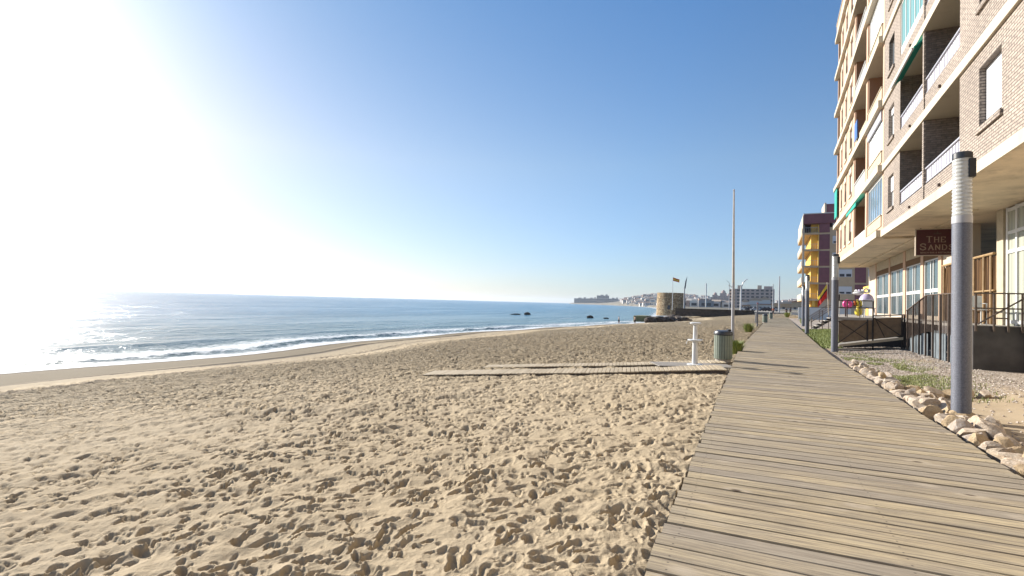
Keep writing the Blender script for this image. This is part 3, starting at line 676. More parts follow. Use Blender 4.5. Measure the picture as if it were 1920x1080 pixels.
# --- orange building (far)
bO = thing('apartment_building', 'peach rendered apartment block with cream bands, beyond the tan brick block', 'building', (BX, 0, 0), RZB)
Y0O, Y1O = 26.42, 44.6
for k in range(7):
    zb = Z0 + FH * k; zt = zb + .30
    part('floor_slab', MB().box(-.22, 9.5, Y0O, Y1O + .1, zb, zt, 0.006), 'soffit' if k == 0 else 'cream', bO)
    if k == 0: part('slab_edge', MB().box(-.25, -.222, Y0O, Y1O + .1, zb - .003, zt + .003), 'cream', bO)
    if k == 6:
        part('roof_parapet', MB().box(-.12, .12, Y0O, Y1O, zt, zt + 1.0), 'orange', bO)
        part('coping', MB().box(-.16, .16, Y0O, Y1O + .05, zt + 1.002, zt + 1.08), 'cream', bO); continue
    G = (26.75, 30.4, zb + 1.02, zb + FH); Bo = (31.05, 34.95, zb + 1.0, zb + FH)
    Ws = [(36.5, 37.55, zb + 1.06, zb + 2.38), (39.0, 39.95, zb + 1.06, zb + 2.38), (41.3, 42.1, zb + 1.06, zb + 2.38)]; E = (43.0, 44.35, zb + .95, zb + FH)
    part('front_wall', wall_cells(Y0O, Y1O, zt, zb + FH, [G, Bo, E] + Ws), 'orange', bO)
    # textured apron below the bays
    part('apron_panel', MB().box(-.035, -.002, 26.8, 30.35, zt + .22, zb + .98), 'panelcream', bO)
    part('ledge', MB().box(-.07, -.002, 26.75, 30.4, zb + .985, zb + 1.018), 'cream', bO)
    if k in (0, 2): part('apron_panel', MB().box(-.035, -.002, 31.1, 34.9, zt + .10, zb + .97), 'white' if k == 0 else 'panelcream', bO)
    else: railing(bO, 31.06, 34.94, zb + .42, zb + 1.25, x=-.06, mat='white')
    for j, (ya, yb, za, zz) in enumerate(Ws):
        window(bO, ya, yb, za, zz, shut=(0.5, 0.75, 0.35)[(j + k) % 3], mull=0, sillmat='cream')
        part('lintel_panel', MB().box(-.03, -.002, ya - .05, yb + .05, zz + .02, zb + FH - .05), 'cream', bO)
    if k in (0, 1, 3):
        g = put('glazed_enclosure', None, bO); fb = MB(); z0, z1 = zb + 1.022, zb + FH - .002
        fb.box(.02, .08, 26.76, 30.39, z0, z0 + .05).box(.02, .08, 26.76, 30.39, z1 - .14, z1)
        for j in range(7): yy = 26.79 + 3.57 * j / 6; fb.box(.02, .08, yy - .018, yy + .018, z0 + .05, z1 - .14)
        part('frame', fb, 'white', g); part('pane', MB().box(.04, .05, 26.78, 30.37, z0 + .03, z1 - .1), 'glassblue' if k == 0 else 'curtain', g)
        if k == 1: part('blind', MB().box(-.06, .0, 26.78, 30.37, z1 - .42, z1 - .01), 'rail', g)
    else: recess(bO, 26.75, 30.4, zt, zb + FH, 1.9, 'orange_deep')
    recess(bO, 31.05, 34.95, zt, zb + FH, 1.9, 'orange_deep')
    recess(bO, 43.0, 44.35, zt, zb + FH, 1.2, 'cream', side_hi=False, door=False)
    for ya, yb in ((30.5, 30.95), (35.05, 35.35)): part('pilaster', MB().box(-.05, -.002, ya, yb, zt + .02, zb + FH - .01), 'orange', bO)
    if k == 0:
        w = put('awning', None, bO)
        z1 = zb + FH
        part('canvas', MB().add([(.02, 31.1, z1 - .05), (.02, 34.9, z1 - .05), (-.42, 34.9, z1 - .42), (-.42, 31.1, z1 - .42), (.02, 31.1, z1 - .09), (.02, 34.9, z1 - .09), (-.42, 34.9, z1 - .46), (-.42, 31.1, z1 - .46)], [(0, 1, 2, 3), (7, 6, 5, 4), (0, 4, 5, 1), (3, 2, 6, 7), (0, 3, 7, 4), (1, 5, 6, 2)]), 'awning', w)
        part('valance', MB().box(-.44, -.422, 31.1, 34.9, z1 - .62, z1 - .43), 'awning', w)
    if k == 1: part('sun_blind', MB().box(-.16, -.12, 43.0, 44.5, zb + .75, zb + FH - .05), 'awning', bO, label='green sun blind hanging at the far corner')
    if k == 2:
        part('beach_towel', MB().box(-.15, -.10, 33.3, 34.3, zb + .75, zb + 1.75), 'vblue', bO)
part('core_wall', MB().box(2.1, 9.4, Y0O + .1, Y1O - .05, Z0 + .32, Z0 + FH * 6 + .2), 'orange', bO)
part('roof_return', MB().box(.14, 9.4, Y1O - .2, Y1O, Z0 + FH * 6 + .32, Z0 + FH * 6 + 1.3), 'orange', bO)

# --- ground floor behind the overhang (bar front)
XW = 2.0
ops = []; piers = [30.0, 33.7, 37.6, 41.6]
bays = [(26.85, 29.15), (29.7, 32.65), (33.3, 36.55), (37.05, 41.05)]
part('ground_wall', wall_cells(23.2, 44.4, 1.2, 4.745, [(a, b, 1.42, 3.92) for a, b in bays], x=XW, th=.3), 'palewall', bA, label='bar front with tall glazed bays under the overhang')
for a, b in bays:
    w = put('window', None, bA); fb = MB(); x = XW - .01
    for yy in (a + .04, (a + b) / 2 - .25, (a + b) / 2 + .15, b - .04): fb.box(x, x + .07, yy - .04, yy + .04, 1.42, 3.92)
    fb.box(x - .01, x + .08, a + .004, b - .004, 2.45, 2.60); fb.box(x, x + .07, a + .004, b - .004, 3.84, 3.918)
    part('frame', fb, 'white', w)
    part('pane', MB().box(x + .03, x + .04, a + .01, b - .01, 1.43, 3.9), 'barglass', w)
    part('reed_blind', MB().box(XW - .05, XW - .006, a + .0, b - .0, 3.90, 4.18), 'reed', w)
    part('fascia_board', MB().box(XW - .04, XW - .003, a - .1, b + .1, 4.2, 4.74), 'panelcream', bA)
for ya, yb in ((29.2, 29.65), (32.7, 33.25), (36.6, 37.0), (41.1, 41.5), (26.35, 26.8)):
    part('pier', MB().box(XW - .06, XW - .002, ya, yb, 1.2, 4.742), 'orange', bA)
part('ground_wall', MB().box(XW + .0, XW + .3, 44.45, 47.0, -.1, 3.4), 'yellow', bA)
part('ground_wall', MB().box(XW + 1.4, XW + 1.7, 18.0, 23.15, -.1, 4.745), 'beige', bA)
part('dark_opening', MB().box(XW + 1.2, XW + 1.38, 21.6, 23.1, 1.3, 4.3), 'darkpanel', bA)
# white framed glazed corner near the frame edge
g = put('glazed_front', None, bA); fb = MB(); x = XW
for yy in (20.0, 19.35, 17.9, 16.6): fb.box(x, x + .09, yy - .06, yy + .06, .6, 4.742)
for z in (1.35, 3.42, 3.98, 4.66): fb.box(x + .005, x + .085, 15.5, 20.05, z - .05, z + .05)
part('frame', fb, 'white', g); part('pane', MB().box(x + .04, x + .05, 15.5, 20.0, .65, 4.7), 'dullpane', g)
part('cream_column', MB().box(x - .05, x + .3, 20.1, 20.6, .4, 4.742), 'panelcream', bA)
part('ground_wall', MB().box(x + .1, x + .3, 0, 20.0, -.1, .62), 'palewall', bA)
part('ground_wall', MB().box(x + .0, x + .3, -3.8, 15.4, .63, 4.74), 'palewall', bA)
part('beam', MB().box(-.0, XW + 1, 26.36, 26.5, 4.66, 4.748), 'soffit', bA)
part('soffit_beam', MB().box(1.2, 1.35, 20, 44, 4.70, 4.748), 'soffit', bA)

# --- reed fence in the bar front
rf = thing('reed_fence', 'brown reed fence with bamboo rails under the overhang beside the glazed corner', 'reed fence', (BX, 0, 0), RZB)
x = XW - .05; b = MB(); n = 0
for i in range(110):
    yy = 20.65 + i * (25.9 - 20.65) / 110; r = random.uniform(.012, .022)
    b.tube([(x + random.uniform(-.02, .02), yy, 1.25), (x + random.uniform(-.02, .02), yy + random.uniform(-.03, .03), 3.38 + random.uniform(-.06, .08))], r, 4, False)
part('reed', b, 'reed', rf, kind='stuff')
part('backing', MB().box(x + .03, x + .05, 20.65, 25.9, 1.25, 3.35), 'reed', rf)
part('rail', MB().tube([(x - .05, 20.6, 3.45), (x - .05, 25.95, 3.45)], .045, 8), 'bamboo', rf)
part('rail', MB().tube([(x - .05, 20.6, 2.3), (x - .05, 25.95, 2.3)], .03, 8), 'bamboo', rf)
for yy in (20.8, 21.4, 22.3, 23.5, 25.7): part('post', MB().tube([(x - .07, yy, 1.25), (x - .07, yy, 3.4)], .035, 8), 'bamboo', rf)

# --- sign
sg = thing('hanging_sign', 'maroon bar sign reading THE SANDS hanging from the soffit behind the lamp post', 'sign', (6.09, 24.0, 4.21))
part('board', MB().box(-.64, .64, -.03, .03, -.48, .48, .006), 'signred', sg)
b = MB(); b.box(-.67, -.642, -.045, .045, -.51, .51).box(.642, .67, -.045, .045, -.51, .51).box(-.642, .642, -.045, .045, .482, .51).box(-.642, .642, -.045, .045, -.51, -.482)
part('frame', b, 'palewall', sg)
for sx in (-.5, .5): part('hanger', MB().box(sx - .015, sx + .015, -.015, .015, .51, .538), 'darkmetal', sg)
def text(body, size, x, z, yy, sx=1.0, mat='signgold', parent=sg, name='lettering', depth=.004, bold=.0):
    cu = bpy.data.curves.new('txt', 'FONT'); cu.body = body; cu.size = size; cu.align_x = 'CENTER'; cu.extrude = depth; cu.offset = bold
    ob = bpy.data.objects.new('txt', cu); C.objects.link(ob); dg = bpy.context.evaluated_depsgraph_get()
    me = bpy.data.meshes.new_from_object(ob.evaluated_get(dg)); bpy.data.objects.remove(ob)
    me.transform(Matrix.Rotation(R(90), 4, 'X')); me.transform(Matrix.Diagonal((sx, 1, 1, 1))); me.materials.clear(); me.materials.append(M[mat])
    return put(name, me, parent, (x, yy, z))
def serif_letters(word, big, x, z, cap):
    # each capital drawn as strokes with serifs
    S = {'T': [((0, 1), (1, 1)), ((.5, 0), (.5, 1)), ((.3, 0), (.7, 0))], 'H': [((.12, 0), (.12, 1)), ((.88, 0), (.88, 1)), ((.12, .5), (.88, .5)), ((0, 0), (.26, 0)), ((.74, 0), (1, 0)), ((0, 1), (.26, 1)), ((.74, 1), (1, 1))],
         'E': [((.12, 0), (.12, 1)), ((0, 0), (.85, 0)), ((0, 1), (.82, 1)), ((.12, .5), (.62, .5)), ((.85, 0), (.85, .2)), ((.82, 1), (.82, .8))],
         'A': [((.5, 1), (.05, 0)), ((.5, 1), (.95, 0)), ((.24, .36), (.76, .36)), ((-.05, 0), (.2, 0)), ((.75, 0), (1.05, 0))],
         'N': [((.12, 0), (.12, 1)), ((.12, 1), (.88, 0)), ((.88, 0), (.88, 1)), ((0, 0), (.26, 0)), ((0, 1), (.12, 1)), ((.72, 1), (1, 1))],
         'D': [((.12, 0), (.12, 1)), ((0, 0), (.5, 0)), ((0, 1), (.5, 1)), ((.5, 0), (.82, .18)), ((.82, .18), (.94, .5)), ((.94, .5), (.82, .82)), ((.82, .82), (.5, 1))],
         'S': [((.85, .75), (.8, .92)), ((.8, .92), (.45, 1)), ((.45, 1), (.14, .88)), ((.14, .88), (.12, .68)), ((.12, .68), (.45, .54)), ((.45, .54), (.84, .4)), ((.84, .4), (.88, .16)), ((.88, .16), (.5, 0)), ((.5, 0), (.16, .08)), ((.16, .08), (.08, .28))]}
    widths = [(big if i == 0 else cap) * .95 for i in range(len(word))]
    tot = sum(widths) * 1.12; cx = x - tot / 2
    for i, chh in enumerate(word):
        h = big if i == 0 else cap; w = widths[i] * .86; b = MB()
        for (a, c) in S[chh]:
            th = h * (.085 if abs(a[1] - c[1]) < .05 else .15)
            p = Vector((cx + a[0] * w, 0, z + a[1] * h)); q = Vector((cx + c[0] * w, 0, z + c[1] * h)); d = (q - p).normalized(); nn = Vector((-d.z, 0, d.x)) * th / 2; e = d * th * .3
            vs = [p - nn - e, q - nn + e, q + nn + e, p + nn - e]
            b.add([v + Vector((0, -.004, 0)) for v in vs] + [v + Vector((0, .004, 0)) for v in vs], [(0, 1, 2, 3), (7, 6, 5, 4), (0, 4, 5, 1), (1, 5, 6, 2), (2, 6, 7, 3), (3, 7, 4, 0)])
        part('letter', b, 'signgold', sg, loc=(0, -.036, 0)); cx += widths[i] * 1.12
serif_letters('THE', .215, -.02, 0.0, .19); serif_letters('SANDS', .24, 0.0, -.29, .19)
text('BEACH BAR & RESTAURANT', .082, 0.0, -.42, -.036)
cr = MB(); cr.add([(-.13, -.0, .30), (.13, 0, .30), (.10, 0, .345), (.03, 0, .335), (.0, 0, .44), (-.03, 0, .335), (-.10, 0, .345)], [(0, 1, 2, 3, 4, 5, 6)])
cr.v = [(a, -.036 - .004 * 0, c) for a, _, c in cr.v]; cr.add([(a, -.031, c) for a, _, c in cr.v[:7]], [(6, 5, 4, 3, 2, 1, 0)])
part('crest', cr, 'brownmetal', sg)

# ------------------------------------------------------------------ terrace, ramp, stairs, railings
TZ = 1.25
te = thing('terrace', 'raised bar terrace with pale deck and dark grey boards below the overhang', 'terrace')
poly = [(3.35, 27.2), (5.45, 46.5), (7.2, 46.5), (6.75, 27.2)]
b = MB(); b.add([(x, y, TZ - .12) for x, y in poly] + [(x, y, TZ) for x, y in poly], [(0, 3, 2, 1), (4, 5, 6, 7), (0, 1, 5, 4), (1, 2, 6, 5), (2, 3, 7, 6), (3, 0, 4, 7)])
part('deck', b, 'concrete', te)
b = MB(); b.add([(x + .25, y + (.3 if y < 40 else -.3), -.3) for x, y in poly] + [(x + .25, y + (.3 if y < 40 else -.3), TZ - .12) for x, y in poly], [(0, 3, 2, 1), (4, 5, 6, 7), (0, 1, 5, 4), (1, 2, 6, 5), (2, 3, 7, 6), (3, 0, 4, 7)])
part('deck_base', b, 'darkpanel', te)
part('deck', MB().box(5.5, 6.85, 18.62, 27.18, TZ - .1, TZ - .01), 'concrete', te)
part('end_board', MB().box(5.52, 6.72, 18.56, 18.62, -.05, TZ - .03), 'darkpanel', te, label='dark boarded end wall facing the camera')
for i, (ya, yb, zt) in enumerate(((18.7, 20.0, .9), (20.05, 20.7, .86), (20.95, 21.35, .9), (21.6, 22.45, .95), (22.85, 23.6, .8), (23.65, 24.4, .7), (24.45, 25.2, .62))):
    part('skirt_board', MB().box(5.54, 5.57, ya, yb, -.12, zt), 'greypanel', te)
for i in range(5): part('rubble', MB().box(5.75, 5.95, 20.75 + i * .05, 21.6, -.1 + i * .17, .02 + i * .17, .02), 'concrete', te)

fn = thing('picket_railing', 'tall brown picket railing along the sea side of the terrace behind the lamp post', 'railing')
yy = 18.75; i = 0
while yy < 25.3:
    top = 2.16 if yy < 22.7 else 2.16 - (yy - 22.7) * .215
    bot = .88 if yy < 22.7 else .88 - (yy - 22.7) * .16
    if i % 6 == 0: bot = -.1; r = .026
    else: r = .009
    part('post' if r > .02 else 'picket', MB().box(5.47 - r, 5.47 + r, yy - r, yy + r, bot, top), 'brownmetal', fn)
    yy += .135; i += 1
part('rail', MB().box(5.44, 5.50, 18.7, 22.7, 2.162, 2.19), 'brownmetal', fn)
part('rail', MB().add([(5.44, 22.7, 2.162), (5.5, 22.7, 2.162), (5.5, 25.35, 1.592), (5.44, 25.35, 1.592), (5.44, 22.7, 2.19), (5.5, 22.7, 2.19), (5.5, 25.35, 1.62), (5.44, 25.35, 1.62)], [(0, 3, 2, 1), (4, 5, 6, 7), (0, 1, 5, 4), (1, 2, 6, 5), (2, 3, 7, 6), (3, 0, 4, 7)]), 'brownmetal', fn)

er = thing('metal_railing', 'rusty pipe railing with sloping brace above the dark end wall of the terrace', 'railing')
for x in (5.56, 5.95, 6.25, 6.54): part('post', MB().box(x - .022, x + .022, 18.48, 18.524, TZ - .18, 2.12), 'brownmetal', er)
part('post', MB().box(6.66, 6.72, 18.47, 18.53, -.05, 2.14), 'brownmetal', er)
for z, xa, xb in ((2.14, 5.5, 6.72), (1.72, 5.58, 6.54), (1.45, 5.95, 6.25)): part('rail', MB().box(xa, xb, 18.47, 18.50, z - .02, z + .02), 'brownmetal', er)
part('brace', MB().tube([(5.58, 18.45, 1.27), (6.70, 18.45, 2.12)], .022, 6), 'brownmetal', er)

rp = thing('access_ramp', 'sloping access ramp with brown mesh sides and crossed braces by the terrace', 'ramp')
def slope(b, x0, x1, y0, y1, za0, za1, zb0, zb1):   # bottom/top z at x0 and x1
    return b.add([(x0, y0, za0), (x1, y0, za1), (x1, y1, za1), (x0, y1, za0), (x0, y0, zb0), (x1, y0, zb1), (x1, y1, zb1), (x0, y1, zb0)], [(0, 3, 2, 1), (4, 5, 6, 7), (0, 1, 5, 4), (1, 2, 6, 5), (2, 3, 7, 6), (3, 0, 4, 7)])
part('ramp_board', slope(MB(), 3.2, 5.42, 25.7, 27.0, .0, .42, .05, .48), 'greyboard', rp)
part('edge_beam', slope(MB(), 3.2, 5.42, 25.62, 25.68, -.0, .42, .09, .53), 'slat', rp)
part('mesh_screen', slope(MB(), 3.2, 4.38, 25.75, 25.76, .18, .37, 1.12, 1.17), 'screen', rp)
part('mesh_screen', slope(MB(), 4.44, 5.38, 25.75, 25.76, .38, .57, 1.25, 1.34), 'screen', rp)
for x, z0, z1 in ((3.13, -.1, 1.25), (4.22, .3, 1.2), (4.41, -.1, 1.97), (5.40, -.1, 1.45), (5.47, -.1, 1.45)):
    part('post', MB().box(x - .025, x + .025, 25.69, 25.74, z0, z1), 'darkmetal', rp)
part('top_rail', slope(MB(), 3.1, 4.40, 25.68, 25.74, 1.20, 1.20, 1.26, 1.26), 'concrete', rp)
part('top_rail', slope(MB(), 4.44, 5.5, 25.68, 25.74, 1.34, 1.42, 1.39, 1.47), 'concrete', rp)
for p, q in (((3.16, .14), (4.2, 1.1)), ((3.16, 1.1), (4.2, .36)), ((4.44, 1.28), (5.38, .55)), ((4.47, 1.28), (4.8, .5))):
    part('brace', MB().tube([(p[0], 25.66, p[1]), (q[0], 25.66, q[1])], .018, 6), 'darkmetal', rp)
part('ground_board', MB().box(3.0, 4.9, 25.3, 25.5, -.16, -.06), 'greyboard', rp)

tr = thing('terrace_railing', 'low brown pipe railing on the terrace deck in front of the beach toys', 'railing')
for z in (1.68, 1.98): part('rail', MB().box(3.1, 4.38, 25.70, 25.73, z - .02, z + .02), 'brownmetal', tr)
for x in (3.5, 3.95): part('post', MB().box(x - .015, x + .015, 25.70, 25.73, 1.27, 1.96), 'brownmetal', tr)

st = thing('stairs', 'open concrete stairs from the boardwalk up to the terrace, with pipe handrails', 'stairs')
for i in range(6):
    x = 4.05 + i * .30; z = .04 + i * .225
    part('tread', MB().box(x, x + .34, 47.2, 49.3, z - .06, z, .006), 'concrete', st)
b = MB(); slope(b, 4.1, 5.75, 47.3, 47.42, -.16, .95, .0, 1.14); part('stringer', b, 'darkmetal', st)
b = MB(); slope(b, 4.1, 5.75, 49.1, 49.22, -.16, .95, .0, 1.14); part('stringer', b, 'darkmetal', st)
for y in (47.1, 49.35):
    for dz in (.55, .9): part('handrail', MB().tube([(3.95, y, dz), (5.45, y, dz + 1.15)], .035, 6), 'brownmetal', st)
    for x in (4.0, 4.75, 5.42): part('post', MB().tube([(x, y, 0), (x, y, (x - 3.95) * .77 + .9)], .03, 6), 'brownmetal', st)

# ------------------------------------------------------------------ flags and beach toys on the terrace
def flag_mesh(w, h, bands, sag=0.5, nx=10, seed=1, horizontal=True):
    """draped cloth with real thickness; bands = list of (fraction, material)"""
    me = bpy.data.meshes.new('flag'); V = []; Fc = []; mi = []; ny = 12; rr = random.Random(seed); ph = rr.random() * 6
    for s in (0, 1):
        for i in range(nx + 1):
            for j in range(ny + 1):
                u = i / nx; v = j / ny
                x = u * w * (1 - .35 * sag); z = -v * h - u * w * sag * (1 - .2 * v); y = .10 * w * math.sin(ph + u * 9 + v * 2) * u + s * .012
                V.append((x, y, z))
    n = (nx + 1) * (ny + 1)
    for i in range(nx):
        for j in range(ny):
            a = i * (ny + 1) + j; q = (a, a + 1, a + ny + 2, a + ny + 1); v = (j + .5) / ny; acc = 0; k = 0
            for kk, (fr, _) in enumerate(bands):
                acc += fr
                if v <= acc + 1e-6: k = kk; break
            Fc += [q, tuple(x + n for x in q[::-1])]; mi += [k, k]
    me.from_pydata(V, [], Fc)
    for _, m in bands: me.materials.append(M[m])
    me.polygons.foreach_set('material_index', mi); me.polygons.foreach_set('use_smooth', [True] * len(mi)); me.update(); return me
fl = thing('flag', 'black, red and yellow flag drooping from a pole by the terrace stairs', 'flag', (4.86, 45.2, 1.2))
part('pole', MB().tube([(.1, 0, 0), (-.02, 0, 2.45)], .03, 8), 'polewood', fl)
put('cloth', flag_mesh(.95, 1.0, [(.34, 'vyellow'), (.16, 'darkcloth'), (.5, 'red')], 1.1, seed=3), fl, (-.02, 0, 2.35), R(180))
fl = thing('flag', 'small black flag on the terrace above the pink swim ring', 'flag', (4.18, 33.5, TZ))
part('pole', MB().tube([(0, 0, 0), (.04, 0, 1.25)], .018, 6), 'polewood', fl)
put('cloth', flag_mesh(.5, .35, [(1.0, 'darkcloth')], .6, seed=5), fl, (.04, 0, 1.22), R(185))
fl = thing('flag', 'red and yellow flag blowing on the pole before the round stone tower', 'flag', (-21.9, 152.5, 0.3))
part('pole', MB().tube([(0, 0, 0), (0, 0, 9.6)], [.11, .06], 8), 'whitemetal', fl)
put('cloth', flag_mesh(2.0, 1.0, [(.4, 'vorange'), (.35, 'vyellow'), (.25, 'red')], .30, seed=9), fl, (.05, 0, 9.5), R(15))

def torus(Rm, r, n=28, m=12):
    b = MB()
    b.v = [((Rm + r * math.cos(2 * math.pi * j / m)) * math.cos(2 * math.pi * i / n), r * math.sin(2 * math.pi * j / m), (Rm + r * math.cos(2 * math.pi * j / m)) * math.sin(2 * math.pi * i / n)) for i in range(n) for j in range(m)]
    b.f = [(i * m + j, ((i + 1) % n) * m + j, ((i + 1) % n) * m + (j + 1) % m, i * m + (j + 1) % m) for i in range(n) for j in range(m)]
    return b
tk = thing('toy_stand', 'dark wooden stand on the terrace carrying the inflatable toys', 'stand', (4.2, 29.8, TZ))
for x in (-.2, .55): part('leg', MB().box(x - .03, x + .03, .05, .11, 0, .55), 'brownmetal', tk)
part('shelf', MB().box(-.35, .75, -.1, .3, .5, .55), 'brownmetal', tk)
o = put('swim_ring', torus(.14, .085).mesh('swim_ring', 'pink', True), None, (4.02, 29.5, TZ + .62), R(20), 'bright pink inflatable swim ring leftmost among the terrace toys', 'swim ring')
rl = thing('inflatable_mattress', 'rolled striped inflatable of orange, yellow and blue bands beside the pink ring', 'inflatable', (4.2, 29.8, TZ + .68))
xs = [(0.0, .12, 'vblue'), (.1, .15, 'vorange'), (.22, .17, 'vyellow'), (.36, .18, 'vyellow'), (.48, .19, 'vblue'), (.58, .19, 'white')]
for i, (x, r, m) in enumerate(xs):
    b = MB(); b.tube([(x, 0, 0), (x + .02, 0, 0), (x + .08, 0, 0), (x + .10, 0, 0)], [r * .8, r, r, r * .8], 16); part('air_chamber', b, m, rl, True)
b = MB(); b.lathe([(.02, .36), (.12, .34), (.24, .24), (.31, .08), (.32, -.04), (.27, -.18), (.15, -.28), (.03, -.31)], 20)
put('inflatable_dome', b.mesh('inflatable_dome', 'lilac', True), None, (4.86, 29.9, TZ + .80), 0, 'large lilac inflatable dome right of the striped roll on the terrace', 'inflatable')
b = MB(); b.lathe([(.02, .10), (.12, .09), (.22, .05), (.25, 0), (.18, -.06), (.05, -.09)], 16)
put('inflatable_shell', b.mesh('inflatable_shell', 'white', True), None, (4.62, 30.6, TZ + 1.18), 0, 'flat white inflatable shell lying above the striped roll on the terrace', 'inflatable')
pb = thing('inflatable_bundle', 'bundle of pale inflatables hanging at the bar corner above the toys', 'inflatable', (4.95, 31.4, TZ + 1.3))  # pale inflatable rings hung in a bundle, not lanterns
for i in range(5): part('bundle_bag', torus(random.uniform(.06, .11), random.uniform(.03, .05), 16, 8), ['whitemetal', 'lilac', 'whitemetal', 'polegrey', 'white'][i], pb, True, (-.3 + i * .14, random.uniform(-.1, .1), random.uniform(-.05, .15)), random.uniform(0, 3))
wt = thing('plastic_chair', 'white plastic chair on the terrace below the lilac dome', 'chair', (4.85, 29.2, TZ))
for x, y in ((-.2, -.2), (.2, -.2), (-.2, .2), (.2, .2)): part('leg', MB().tube([(x, y, 0), (x * .9, y * .9, .42)], .022, 6), 'white', wt)
part('seat', MB().box(-.24, .24, -.24, .24, .42, .46, .01), 'white', wt); part('backrest', MB().box(-.24, .24, .2, .24, .46, .85, .01), 'white', wt)
yf = thing('toy_bag', 'yellow net bag of beach toys hanging under the striped roll', 'toys', (4.5, 29.7, TZ + .3))
part('net_bag', MB().lathe([(.03, .28), (.10, .2), (.17, 0), (.14, -.17), (.04, -.25)], 12), 'vyellow', yf, True)
wc = thing('plastic_chair', 'white tubular chair by the reed fence right of the lamp post', 'chair', (5.85, 19.6, TZ))
for x in (-.22, .22):
    part('leg', MB().tube([(x, -.2, 0), (x, -.2, .62), (x, .2, .62), (x, .2, 0)], .02, 6), 'white', wc)
part('seat', MB().box(-.24, .24, -.22, .22, .42, .45, .01), 'white', wc); part('backrest', MB().box(-.24, .24, .18, .22, .5, .85, .01), 'white', wc)

# ------------------------------------------------------------------ street lamps along the boards
def lamp(loc, label, h=4.23, r=.127):
    L = thing('street_lamp', label, 'street lamp', loc, 0, 'column lamps along the boardwalk')
    zl = h - 1.14
    part('post', MB().lathe([(r, -.3), (r, 0), (r, zl)], 32), 'post', L, True)
    part('collar', MB().lathe([(r + .004, zl + .002), (r + .004, zl + .12)], 32), 'polegrey', L, True)
    prof = []
    z = zl + .122; n = 15; step = (h - .10 - z) / n
    for i in range(n): prof += [(r - .012, z + step * i), (r + .0, z + step * (i + .35)), (r + .0, z + step * (i + .65)), (r - .012, z + step * (i + .98))]
    part('lens', MB().lathe(prof, 32), 'lens', L, True)
    part('cap', MB().lathe([(r + .004, h - .10), (r + .004, h - .015), (r - .01, h)], 32), 'lid', L, True)
    part('sensor_box', MB().box(r * .35, r + .012, -r - .004, r * .3, h - .42, h - .12, .01), 'black', L)
    return L
L0 = lamp((2.945, 10.38, -.1), 'nearest grey column street lamp, rising from the border stones beside the boardwalk')
dup(L0, (2.87, 24.2, -.1), R(10), 'second grey column street lamp along the boardwalk, at the foot of the access ramp').scale = (.97, .97, .93)
dup(L0, (3.10, 39.5, -.1), R(-10), 'third grey column street lamp along the boardwalk, in the grass before the stairs').scale = (1, 1, .945)
dup(L0, (4.10, 56.6, -.1), R(4), 'fourth and farthest grey column street lamp beside the boardwalk').scale = (1, 1, .94)

# flagpole, litter bins, foot shower
fp_ = thing('flagpole', 'tall thin bare flagpole standing in the sand behind the nearest litter bin', 'flagpole', (-.98, 26.0, -.2))
part('lower_pole', MB().tube([(0, 0, -.2), (-.01, 0, 2.9)], [.075, .065], 12), 'polegrey', fp_, True)
part('upper_pole', MB().tube([(-.01, 0, 2.902), (-.045, 0, 7.25)], [.06, .032], 12), 'polewood', fp_, True)
part('cleat', MB().tube([(-.02, 0, 2.62), (-.12, 0, 2.75), (-.22, 0, 2.80)], .015, 6), 'polegrey', fp_)
part('finial', MB().lathe([(.01, 0), (.045, .03), (.045, .07), (.01, .1)], 12, (-.045, 0, 7.25)), 'polegrey', fp_, True)
def litter_bin(loc, label, s=1.0):
    B = thing('litter_bin', label, 'litter bin', loc, R(12), 'litter bins along the boardwalk')
    part('base_ring', MB().lathe([(.215, 0), (.215, .12), (.205, .14)], 28), 'concrete', B, True)
    part('liner', MB().lathe([(.215, .13), (.215, .80)], 28), 'lid', B, True)
    sl = None; n = 22; b = MB().box(-.012, .012, -.029, .029, .12, .80, .004)
    me = b.mesh('slat', 'bin')
    for i in range(n):
        a = 2 * math.pi * i / n; put('slat', me, B, (.238 * math.cos(a), .238 * math.sin(a), 0), a)
    part('lid', MB().lathe([(.24, .80), (.262, .815), (.268, .86), (.235, .915), (.15, .94), (.02, .945)], 28), 'lid', B, True)
    part('lid_hinge', MB().box(.10, .2, -.12, .12, .93, .975, .01), 'black', B)
    return B
B0 = litter_bin((-.86, 16.15, -.08), 'nearest litter bin with grey green slats and dark lid at the boardwalk edge')
B0.scale = (1, 1, 1.01)
dup(B0, (.86, 61.2, -.05), 0, 'second litter bin along the boardwalk, smaller, beyond the sign post')
dup(B0, (1.95, 84.0, .0), 0, 'farthest litter bin along the boardwalk, below the orange clad walker')
sh = thing('foot_shower', 'white beach foot shower column with two discs on a grey board', 'shower', (-1.49, 14.7, -.045))
part('base_disc', MB().lathe([(.21, .0), (.21, .018), (.16, .03), (.06, .035)], 28), 'whitemetal', sh, True)
part('lower_column', MB().lathe([(.078, .03), (.072, .62)], 20), 'whitemetal', sh, True)
part('middle_disc', MB().lathe([(.06, .62), (.14, .64), (.20, .665), (.20, .69), (.10, .70), (.05, .70)], 28), 'whitemetal', sh, True)
part('upper_column', MB().lathe([(.064, .70), (.056, 1.08)], 20), 'whitemetal', sh, True)
part('top_disc', MB().lathe([(.05, 1.08), (.12, 1.10), (.15, 1.125), (.15, 1.15), (.1, 1.162), (.01, 1.165)], 28), 'whitemetal', sh, True)
part('label_plate', MB().box(-.005, .035, -.054, -.046, .82, .97), 'polegrey', sh)
part('tap', MB().tube([(-.19, -.05, .66), (-.22, -.06, .60), (-.22, -.06, .56)], .012, 6), 'whitemetal', sh)
sp = thing('sign_post', 'thin blue grey post with small sign at the left edge of the boardwalk', 'post', (.10, 50.5, -.1))
